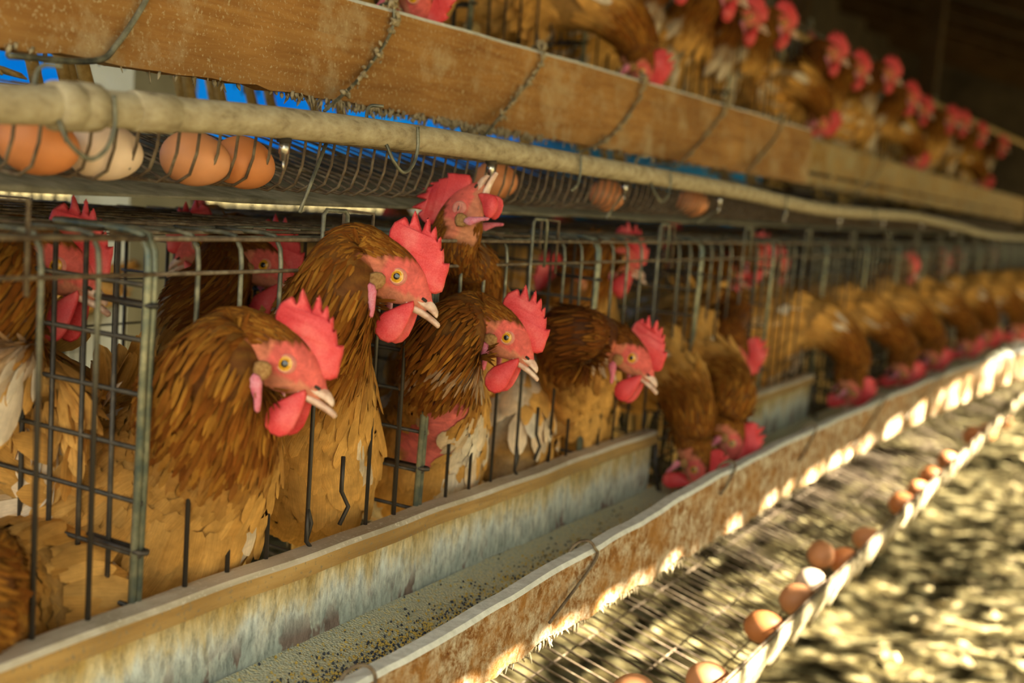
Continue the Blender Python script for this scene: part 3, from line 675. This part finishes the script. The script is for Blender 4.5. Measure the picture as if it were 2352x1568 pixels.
        for j in range(cnt):
            an=2*math.pi*(j+rn.random())/cnt; fi=min(nrow-1.6,max(.6,i+t+rn.uniform(-.5,.5)))
            p=SP(fi,an); e1=SP(fi+.5,an)-SP(fi-.5,an); e2=SP(fi,an+.06)-SP(fi,an-.06); nn=e1.cross(e2)
            if nn.length<1e-12 or e1.length<1e-9: continue
            nn=nn.normalized(); out=p-ctr
            if nn.dot(out)<0: nn=-nn
            e1=e1.normalized()
            if i>=headstart-3 and isface(p+tg*.0): continue
            if bare and any((p-Vector(bc)).length<br*rn.uniform(.75,1.1) or (p-e1*L_*.85-Vector(bc)).length<br*rn.uniform(.5,.9) for bc,br in bare): continue
            sz=rn.uniform(.8,1.25)
            tt=-e1+Vector((rn.gauss(0,.09),rn.gauss(0,.09),rn.gauss(0,.09)))-Vector((0,0,.12))
            feather(p-nn*.001*(1-hd),nn,tt,L_*sz*s,Wd*sz*s,feathercol(u,an,p,0),lift=(.055*(1-nk)+.045*nk)*rn.uniform(.3,1.7))
        sarc+=L_*(.30-.06*nk)/max(.6,dens)
    # tail feathers
    tp=pos[2]; tb=(-tan[2]+Vector((0,0,.35))).normalized(); sd=tan[2].cross(D[2])
    for k in range(14 if tail else 0):
        a=(k-6.5)/6.5; feather(tp+sd*(a*.018)+Vector((0,0,.01)),(D[2]+sd*a*.8).normalized(),tb+sd*a*.35,.085*s,.024*s,Vector(PAL['back'])*rn.uniform(.6,1.1),lift=.05)
    o=b.build('plumage' if False else 'body',[M['body'],M['feather']],root)
    me=o.data; ca=me.color_attributes.new('Col','FLOAT_COLOR','POINT'); ca.data.foreach_set('color',np.array([(*c,1) for c in cols],dtype=np.float32).ravel())
    uvl=me.uv_layers.new(name='UVMap'); li=np.zeros(len(me.loops),dtype=np.int32); me.loops.foreach_get('vertex_index',li); uvl.data.foreach_set('uv',np.array(uvs,dtype=np.float32)[li].ravel())
    def place(mb,name,mats,fn,smooth=True):
        mb.v=[tuple(HL(*fn(*v))-org) for v in mb.v]; return mb.build(name,mats,root,smooth)
    # comb
    bx=rn.uniform(-.5,.5); k1=comb_s
    base=Vector((.012,.018))
    def wc(x,y,z):
        h=max(0,z-.014); return (base.x+(x-base.x)*(.9+.1*k1),y*(1-.35*min(1,h/.04))*1.0+ .10*bx*h+.0022*math.sin(x*160+seed)*min(1,h/.02), .014+(z-.014)*k1 if z>.014 else z)
    place(slab(COMB,.0058,inset=.0022),'comb',M['comb'],wc)
    for sg in (1,-1):
        f=rn.uniform(.9,1.08)
        def ww(x,y,z,sg=sg,f=f): h=max(0,-.02-z); return (x-.001*(sg<0),y+sg*(.0075+.10*h+.002*math.sin(h*90)),-.02+(z+.02)*f*1.22*wat if z<-.02 else z)
        place(slab(WATT,.0042,inset=.0016),'wattle',M['comb'],ww)
        def wl(x,y,z,sg=sg): return ((x+.0085)*(1 if wat==1 else .8),y+sg*(.0290+.02*max(0,-z-.01)),z+.004)
        place(slab(LOBE,.0045,inset=.0015),'earlobe',M['lobe'],wl)
        place(slab(TUFT,.004,inset=.0018),'ear_tuft',M['tuft'],lambda x,y,z,sg=sg:(x+.010,y+sg*(.0262),z))
        # eye: white-pink lid ring, iris, pupil
        eb=MB(); K=24
        def ringv(r,yy): return [(r*math.cos(2*math.pi*k/K),sg*yy,r*math.sin(2*math.pi*k/K)) for k in range(K)]
        R_=[(.0084,.0130,2),(.0074,.0156,2),(.0064,.0168,2),(.0058,.0166,2),(.0056,.0164,0),(.0045,.0171,0),(.0028,.0176,0),(.0027,.0177,1),(.0012,.0180,1)]
        for r_,yy,_ in R_: eb.v+=ringv(r_,yy)
        sq=.28 if shut else 1
        for q in range(len(R_)-1):
            for k in range(K):
                f=(q*K+k,q*K+(k+1)%K,(q+1)*K+(k+1)%K,(q+1)*K+k); eb.f.append(f if sg<0 else f[::-1]); eb.m.append(R_[q+1][2] if not(shut and R_[q+1][2]==0) else 2)
        f=tuple((len(R_)-1)*K+k for k in range(K)); eb.f.append(f if sg<0 else f[::-1]); eb.m.append(1)
        eb.v=[(x+.002,y-sg*.0012,z*(sq if (x*x+z*z)<.0000360 else 1)) for x,y,z in eb.v]
        place(eb,'eye',[M['eye_iris'],M['pupil'],M['lid']],lambda x,y,z:(x,y,z))
    # beak: two mandibles
    bb=MB()
    def mand(secs):
        c=len(bb.v); K=12
        for x,z,rw,ru_,rd in secs:
            for k in range(K):
                a=2*math.pi*k/K; h=math.sin(a); bb.v.append((x,math.cos(a)*rw,z+(h*ru_ if h>0 else h*rd)))
        for q in range(len(secs)-1):
            for k in range(K): bb.f.append((c+q*K+k,c+q*K+(k+1)%K,c+(q+1)*K+(k+1)%K,c+(q+1)*K+k)); bb.m.append(0)
        bb.f.append(tuple(c+(len(secs)-1)*K+k for k in range(K))); bb.m.append(0)
    mand([(.018,-.012,.0078,.0085,.003),(.026,-.0125,.0070,.0078,.0028),(.034,-.0135,.0056,.0062,.0028),(.039,-.0148,.0045,.0048,.0030),(.0425,-.0165,.0033,.0032,.0026),(.0438,-.0175,.0018,.0015,.0015)])
    mand([(.016,-.0175,.0072,.002,.005),(.028,-.0185,.0060,.002,.0045),(.036,-.0200,.0050,.0018,.0040),(.043,-.0222,.0042,.0020,.0033),(.0475,-.0240,.0036,.0020,.0028),(.0487,-.0246,.0022,.0012,.0014)])
    place(bb,'beak',M['beak'],lambda x,y,z:(x,y,z))
    nb_=MB()
    for sg in (1,-1): nb_.tube([(.027,sg*.0062,-.0085),(.0315,sg*.0063,-.0095)],[.0016,.0012],8)
    place(nb_,'nostril',M['dark'],lambda x,y,z:(x,y,z))
    # wings
    if wings:
        i0=int(ns[0]*1.2); bodyc=pos[ns[0]+ns[1]//2]
        for sg in (1,-1):
            wb=MB(); wcols=[]; wuv=[]
            save=(b.v,b.f,b.m); 
            i1=sum(ns[:2])+3; K=9; pts_=[]
            b.v,b.f,b.m=wb.v,wb.f,wb.m; keep=len(cols); 
            ia,ib=2,min(i1+4,bodylen-4)
            c0=None
            grid=[]
            for q in range(K):
                ii=ia+(ib-ia)*q/(K-1); i=int(ii); rw,rh=sect(C[i]); side=tan[i].cross(D[i])*sg; wspan=math.sin(math.pi*min(1,.12+.88*q/(K-1))**.8)*.95+.12
                row=[]
                for h in range(6):
                    an=math.radians(90-45*wspan+ (h/5)*85*wspan-8); off=.006*math.sin(math.pi*h/5)*min(1,wspan)+.0045
                    row.append(pos[i]+D[i]*(math.cos(an)*(rh+off))+side*(math.sin(an)*(rw+off)))
                grid.append(row)
            for row in grid:
                for p in row: b.v.append(tuple(p-org)); cols.append(tuple(Vector(PAL['tan'])*.5)); uvs.append((0,0))
            for q in range(K-1):
                for h in range(5):
                    f=(q*6+h,q*6+h+1,(q+1)*6+h+1,(q+1)*6+h); b.f.append(f if sg>0 else f[::-1]); b.m.append(0)
            for q in range(K*3-1,-1,-1):
                qq=q/3
                if qq>K-1: continue
                i=min(K-2,int(qq)); t=qq-i
                for h in range(9):
                    hh=h/8*5; h0=min(4,int(hh)); th=hh-h0
                    p=(grid[i][h0].lerp(grid[i][h0+1],th)).lerp(grid[i+1][h0].lerp(grid[i+1][h0+1],th),t)
                    ex=(grid[i+1][h0]-grid[i][h0]); ey=(grid[i][h0+1]-grid[i][h0]); nn=ex.cross(ey).normalized()*(-sg if True else 1)
                    ctr=pos[int(ia+(ib-ia)*qq/(K-1))]
                    if nn.dot(p-ctr)<0: nn=-nn
                    u_=1-qq/(K-1); l=.035+.05*u_
                    col=Vector(PAL['back']).lerp(Vector(PAL['tan']),rn.uniform(.2,1))*rn.uniform(.85,1.15)
                    if rn.random()<.10+white*.3: col=col.lerp(Vector(PAL['white']),rn.uniform(.2,.7))
                    feather(p,nn,-ex.normalized()-Vector((0,0,.10+.15*rn.random())),l*s,(.022+.004*u_)*s,col,lift=.07*rn.uniform(.5,1.5),tip=1.15)
            wcols=cols[keep:]; wuvs=uvs[keep:]; del cols[keep:]; del uvs[keep:]
            b.v,b.f,b.m=save
            wo=wb.build('wing',[M['body'],M['feather']],root)
            me=wo.data; ca=me.color_attributes.new('Col','FLOAT_COLOR','POINT'); ca.data.foreach_set('color',np.array([(*c,1) for c in wcols],dtype=np.float32).ravel())
            uvl=me.uv_layers.new(name='UVMap'); li=np.zeros(len(me.loops),dtype=np.int32); me.loops.foreach_get('vertex_index',li); uvl.data.foreach_set('uv',np.array(wuvs,dtype=np.float32)[li].ravel())
    if legs:
        i=sum(ns[:2])-2; c=pos[i]; f=Vector((tan[i].x,tan[i].y,0)); f=f.normalized() if f.length>.1 else Vector((1,0,0)); sd=Vector((-f.y,f.x,0))
        for sg in (1,-1):
            lb=MB(); hip=c+sd*sg*.035+Vector((0,0,-.045)); foot=Vector((hip.x+f.x*.01,hip.y+f.y*.01,0)); 
            foot.z=floor_z if not callable(floor_z) else floor_z(foot.x)
            hock=hip.lerp(foot,.42)-f*.022
            lb.tube([hip-org,hip.lerp(hock,.5)-org,hock-org,hock.lerp(foot,.5)-org,foot+Vector((0,0,.008))-org],[.020,.014,.0092,.0068,.0075],10)
            for a in (-.5,0,.5,math.pi):
                dd=f*math.cos(a)+sd*math.sin(a); l=.042 if a!=math.pi else .018
                lb.tube([foot+Vector((0,0,.008))-org,foot+dd*l*.5+Vector((0,0,.008))-org,foot+dd*l*.9+Vector((0,0,.004))-org,foot+dd*l*1.05-org+Vector((0,0,.001))],[.005,.004,.003,.0008],8)
            lb.build('leg',M['leg'],root)
    return root
def hdir(az,pitch):
    """beak direction seen from the camera side: az 0 = photo-right, + = towards the lens; pitch = down"""
    a,p=math.radians(az),math.radians(pitch); return (RT*math.cos(a)-FW*math.sin(a))*math.cos(p)-UP*math.sin(p)
def hupv(az,pitch,roll=0):
    a,p,r=math.radians(az),math.radians(pitch),math.radians(roll)
    x=hdir(az,pitch); u=(RT*math.cos(a)-FW*math.sin(a))*math.sin(p)+UP*math.cos(p); s_=u.cross(x); return u*math.cos(r)+s_*math.sin(r)
def P3(t): return atX(t[0],t[1],t[2])
def hen_px(eye,az,pitch,sp,roll=0,**k):
    x=hdir(az,pitch); u=hupv(az,pitch,roll); s=k.get('s',1.0)
    y=(u-x*u.dot(x)).normalized().cross(x); e=P3(eye)
    side=1 if y.dot(-FW)>0 else -1
    e=e-y*(.0165*s*side)     # eye[px] is on the near side of the skull
    spine=[(P3(q[:3]),q[3],q[4]) for q in sp]
    return make_hen(e,x,u,spine,**k)
def lowz(x): return .642-x*.1085 if x<0 else .642-.26*x
GH='brown laying hens of the lower tier'
H_=hen_px
# A: nearest head, lower middle left
H_((648,833,.075),6,21,[(-90,1000,-.30,.02,.025),(20,1060,-.25,.06,.07),(190,1120,-.17,.078,.088),(370,1130,-.09,.078,.085),(462,1040,-.035,.058,.066),(480,930,.01,.042,.054),(495,850,.030,.030,.037)],seed=1,s=1.02,ymin=.636,white=.08,label='tan-bodied hen with the lowest, nearest raised head, round red wattles, nearest trough rail',group=GH,floor_z=lowz)
# B
H_((906,632,.07),8,24,[(480,900,-.36,.02,.025),(560,960,-.30,.05,.06),(660,1040,-.20,.066,.078),(725,1050,-.10,.062,.075),(730,900,-.045,.050,.058),(735,770,-.01,.040,.047),(766,678,.027,.028,.035)],seed=2,s=1.04,ymin=.636,white=.16,label='hen with the highest head in front, red comb above the top wire',group=GH,floor_z=lowz)
# C
cb=[(tuple(atX(1045,935,.03)),.020),(tuple(atX(1010,975,.015)),.024),(tuple(atX(965,1035,-.03)),.036),(tuple(atX(990,1000,-.03)),.030),(tuple(atX(1010,990,-.015)),.022),(tuple(atX(1045,950,.0)),.016),(tuple(atX(1075,910,.025)),.014)]
H_((1159,773,.08),14,28,[(700,950,-.40,.02,.025),(790,1000,-.33,.055,.06),(880,1040,-.22,.072,.080),(965,1030,-.10,.070,.076),(1010,940,-.04,.050,.054),(1010,840,.015,.036,.041),(1036,772,.043,.027,.032)],seed=3,s=.98,ymin=1.014,neckdark=.25,white=.62,bare=cb,label='hen with a bare pink plucked chest and white breast feathers',group=GH,floor_z=lowz)
# hen behind C, white and tan breast, no head visible (head lowered behind)
H_((1290,650,-.16),150,20,[(1200,960,-.42,.02,.02),(1190,1000,-.30,.05,.06),(1165,1030,-.16,.062,.072),(1160,1010,-.07,.058,.070),(1190,900,-.09,.045,.05),(1230,800,-.12,.034,.04),(1270,720,-.15,.028,.034)],seed=4,white=.5,label='hen with a fluffy white and tan breast standing right of the bare-chested hen',group=GH,floor_z=lowz)
# D
H_((1447,820,.085),26,30,[(1080,850,-.34,.02,.025),(1160,880,-.26,.055,.06),(1240,910,-.15,.070,.075),(1320,915,-.05,.062,.068),(1325,845,.0,.048,.054),(1305,785,.02,.034,.041),(1335,768,.045,.027,.031)],seed=5,s=.98,neckdark=.6,white=.08,label='hen with a dark mahogany neck looking out beside the end of the near rail',group=GH,floor_z=lowz)
# E, F pecking in the trough gap
H_((1592,1075,.095),35,78,[(1340,800,-.36,.02,.02),(1400,840,-.25,.05,.055),(1465,850,-.12,.062,.066),(1520,840,-.03,.052,.055),(1562,880,.03,.040,.042),(1582,930,.06,.034,.036),(1592,968,.08,.028,.030)],seed=6,s=.95,neckdark=.1,white=.03,label='hen with plain rusty neck feeding in the trough just past the near rail',group=GH,floor_z=lowz)
H_((1680,1015,.11),10,75,[(1440,740,-.36,.02,.02),(1490,770,-.25,.05,.055),(1545,790,-.12,.062,.066),(1600,800,-.02,.052,.055),(1650,850,.04,.040,.042),(1674,885,.075,.034,.036),(1684,920,.10,.028,.030)],seed=7,s=.95,neckdark=.0,white=.10,label='hen with pale-flecked neck feeding in the trough gap between the two rails',group=GH,floor_z=lowz)
# G
H_((1690,820,.03),18,70,[(1400,700,-.40,.02,.02),(1460,730,-.30,.05,.055),(1520,760,-.19,.062,.066),(1580,740,-.10,.052,.055),(1640,725,-.05,.040,.042),(1662,712,-.03,.034,.036),(1680,726,-.01,.028,.030)],seed=8,s=1.0,neckdark=.5,white=.08,comb_s=1.15,label='hen bowing its head over the short far rail, large pink comb pointing right',group=GH,floor_z=lowz)
# Z, left edge behind bars
H_((120,608,-.13),10,18,[(-330,850,-.42,.02,.025),(-220,900,-.36,.055,.06),(-90,960,-.25,.070,.078),(0,960,-.17,.066,.076),(-40,840,-.16,.046,.052),(-40,740,-.155,.037,.042),(5,665,-.145,.028,.033)],seed=9,s=1.04,ymin=.634,white=.25,label='hen looking through the bars at the top left corner of the front cage',group=GH,floor_z=lowz)
# Y behind A
H_((600,607,-.20),6,20,[(340,930,-.44,.02,.025),(400,930,-.40,.05,.055),(450,910,-.33,.055,.062),(475,860,-.27,.05,.058),(448,780,-.24,.043,.05),(460,705,-.23,.034,.039),(505,650,-.22,.027,.032)],seed=10,s=1.02,neckdark=.55,white=.06,label='dark-necked hen inside the cage behind the two front heads, eye between the bars',group=GH,floor_z=lowz)
# X facing left behind Y
H_((458,560,-.30),172,16,[(800,760,-.40,.02,.02),(740,780,-.38,.05,.055),(660,780,-.36,.06,.066),(600,760,-.34,.055,.06),(560,690,-.33,.04,.045),(530,630,-.32,.032,.038),(500,585,-.31,.028,.033)],seed=11,s=.95,white=.1,label='hen deep in the cage facing left, mostly hidden by the dark-necked hen',group=GH,floor_z=lowz)
# W drinking, head straight up
H_((1052,482,-.002),14,-74,[(960,860,-.38,.02,.025),(990,860,-.30,.05,.055),(1030,850,-.20,.060,.066),(1075,800,-.11,.056,.058),(1085,700,-.07,.042,.045),(1084,660,-.045,.034,.037),(1080,605,-.025,.026,.030)],seed=12,s=1.0,wat=.5,neckdark=.35,white=.10,shut=True,label='hen stretching its head up through the cage top to drink from the nipple',group=GH,floor_z=lowz)
# interior hens in cages 3-5
H_((1425,590,-.10),12,20,[(1150,760,-.42,.02,.025),(1200,770,-.36,.05,.055),(1270,760,-.28,.06,.066),(1330,730,-.20,.056,.062),(1340,670,-.17,.045,.05),(1350,610,-.15,.036,.04),(1372,585,-.125,.027,.031)],seed=13,s=1.02,white=.1,label='hen standing tall inside the cage above the dark mahogany neck',group=GH,floor_z=lowz)
H_((1735,590,-.10),14,24,[(1560,640,-.42,.02,.025),(1590,690,-.36,.05,.055),(1630,720,-.28,.06,.066),(1680,700,-.20,.056,.062),(1685,650,-.17,.045,.05),(1690,610,-.15,.036,.04),(1710,580,-.125,.029,.034)],seed=14,s=1.05,white=.2,label='hen standing tall inside the cage above the short far rail, red comb near the wires',group=GH,floor_z=lowz)
H_((1560,560,-.30),160,10,[(1560,780,-.10,.02,.025),(1590,790,-.12,.05,.055),(1620,760,-.16,.058,.064),(1600,700,-.2,.05,.056),(1590,650,-.23,.040,.045),(1580,610,-.26,.034,.038),(1570,580,-.285,.028,.032)],seed=15,s=1,white=.15,label='hen turned away inside the cage between the two tall-standing hens',group=GH,floor_z=lowz)
H_((1850,700,-.20),15,30,[(1640,790,-.30,.02,.025),(1680,800,-.22,.05,.055),(1730,800,-.14,.064,.068),(1780,790,-.09,.060,.066),(1800,750,-.11,.045,.05),(1810,715,-.14,.036,.04),(1830,690,-.17,.029,.034)],seed=16,s=.9,white=.6,label='hen with whitish back feathers behind the short far rail',group=GH,floor_z=lowz)
# hen resting low in the nearest cage, bottom left
H_((-170,1350,-.06),200,20,[(205,1350,-.16,.02,.022),(170,1370,-.15,.045,.05),(110,1400,-.13,.064,.068),(20,1440,-.11,.072,.076),(-90,1440,-.09,.06,.065),(-120,1380,-.02,.04,.045),(-150,1360,-.02,.032,.036)],seed=17,white=.15,legs=False,tail=False,label='hen seen from behind at the bottom left corner, fluffy tan rump feathers',group=GH,floor_z=.70)
# far hens of the lower tier: bowing into the trough
def pecker(y,seed,x1=.10,zoff=0,neckdark=.1,white=.06,label='',hx=(.25,.25,-1),lx=0):
    return make_hen((x1+.0,y+.06,.80+zoff),hx,(.9,.35,.2),[((-.36,y-.10,.93),.02,.02),((-.28,y-.07,.91),.055,.06),((-.15,y-.03,.90),.070,.076),((-.04+lx,y,.93),.060,.062),((.03+lx,y+.02,.935),.046,.048),((.08,y+.04,.90),.038,.038),((x1,y+.055,.855),.030,.030)],seed=seed,s=1.0,neckdark=neckdark,white=white,label=label,group=GH,floor_z=lowz,dens=.8,anchor=(0,y,.70))
p1=pecker(2.42,21,white=.05,neckdark=.25,label='hen with a broad plain brown neck feeding past the short far rail')
p2=pecker(2.85,22,neckdark=.35,white=.0,label='dark brown hen feeding, second past the short far rail',x1=.12)
p3=pecker(3.25,23,neckdark=.2,white=.05,label='brown hen feeding, third past the short far rail',x1=.12)
u1=make_hen((-.02,3.55,1.03),(.75,.6,-.2),(.1,.1,1),[((-.34,3.35,.93),.02,.02),((-.28,3.38,.92),.05,.06),((-.17,3.43,.91),.07,.078),((-.08,3.47,.92),.066,.07),((-.05,3.49,.96),.048,.052),((-.06,3.51,1.0),.036,.04),((-.045,3.53,1.025),.029,.034)],seed=24,label='hen holding up a pink head above the feeding hens at far right',group=GH,floor_z=lowz,dens=.8,anchor=(0,3.5,.70))
k=3
for i,(src,y,lx) in enumerate([(p2,3.72,.02),(p1,4.15,.04),(p3,4.6,.07),(p2,5.05,.1),(p1,5.6,.12),(p3,6.1,.15),(p2,6.7,.18)]):
    k+=1; dup(src,(lx,y,.70),'brown hen feeding, %s past the short far rail'%ORD[k-1])
for i,(y,x) in enumerate([(2.3,-.12),(2.75,-.15),(4.3,-.05),(5.0,-.1),(5.8,-.05)]):
    dup(u1,(x,y,.70),'hen standing inside the far lower cages, %s from the left'%ORD[i],rotz=.3*math.sin(i*2))
# upper tier
GU2='brown laying hens of the upper tier'
def upz(x): return lowz(x+.30)+.565
def upper(y,seed,pose,label,white=.25,nd=.2):
    z0=1.265; X=-.30
    if pose=='up': ex,ez,hx=(X+.10,1.585,(.8,.45,-.15)); sp=[((X-.30,y-.10,z0+.22),.02,.02),((X-.24,y-.08,z0+.20),.05,.06),((X-.13,y-.04,z0+.19),.072,.082),((X-.03,y-.01,z0+.19),.068,.076),((X+.02,y,z0+.23),.050,.054),((X+.04,y,z0+.27),.038,.042),((X+.065,y,z0+.305),.030,.035)]
    elif pose=='side': ex,ez,hx=(X+.02,1.60,(.35,.9,-.2)); sp=[((X-.10,y-.32,z0+.24),.02,.02),((X-.09,y-.26,z0+.20),.05,.06),((X-.05,y-.15,z0+.185),.072,.082),((X-.02,y-.05,z0+.19),.068,.076),((X-.0,y-.02,z0+.23),.050,.054),((X+.01,y-.01,z0+.28),.038,.042),((X+.015,y-.02,z0+.325),.030,.035)]
    else: ex,ez,hx=(X+.14,1.375,(.3,.3,-1)); sp=[((X-.28,y-.12,z0+.25),.02,.02),((X-.20,y-.09,z0+.23),.055,.06),((X-.08,y-.04,z0+.22),.07,.076),((X+.02,y,z0+.23),.060,.062),((X+.08,y+.02,z0+.21),.046,.048),((X+.12,y+.04,z0+.175),.038,.038),((X+.14,y+.05,z0+.14),.030,.030)]
    up_=(0,0,1) if pose!='down' else (.9,.3,.2)
    return make_hen((ex,y+(.02 if pose!='down' else .06),ez),hx,up_,sp,seed=seed,white=white,neckdark=nd,label=label,group=GU2,floor_z=upz,clampx=-.304,dens=.75,anchor=(X,y,1.26),s=1.05)
ua=upper(1.30,31,'up','nearest upper hen, pale breast above the upper board at the top edge',.35)
ub=upper(1.78,32,'down','upper hen with a smooth brown neck bowing behind the upper board',.02,.1)
uc=upper(1.45,33,'side','upper hen whose tan breast shows above the board, second from the left',.3)
ud=upper(2.05,34,'up','upper hen holding up a red head right of the bowing brown neck',.45,.6)
spots=[(ua,.48),(uc,.66),(ua,.82),(ua,.94),(uc,1.05),(ua,1.17),(ub,1.14),(ua,2.28),(uc,2.5),(ud,2.55),(ua,2.8),(ub,3.05),(ud,3.2),(uc,3.3),(ua,3.5),(uc,3.85),(ud,3.8),(ua,4.1),(ub,4.35),(uc,4.6),(ud,4.7),(ua,5.0),(uc,5.3),(ud,5.4),(ua,5.8),(ub,6.0),(uc,6.4),(ud,6.7)]
for i,(src,y) in enumerate(sorted(spots,key=lambda q:q[1])):
    dup(src,(-.30+random.uniform(-.05,.02),y,1.26+random.uniform(-.01,.03)),'upper-tier hen, %s from the left of those behind the board'%ORD[i],rotz=random.uniform(-.3,.3))

for i,(src,y) in enumerate([(ua,1.38),(uc,2.0),(ua,2.2),(uc,2.9),(ua,3.3),(uc,4.0)]):
    dup(src,(-1.36,y,.72),'dim hen in the row of cages behind, %s from the left'%ORD[i],'hens of the row behind',rotz=math.pi+random.uniform(-.3,.3))
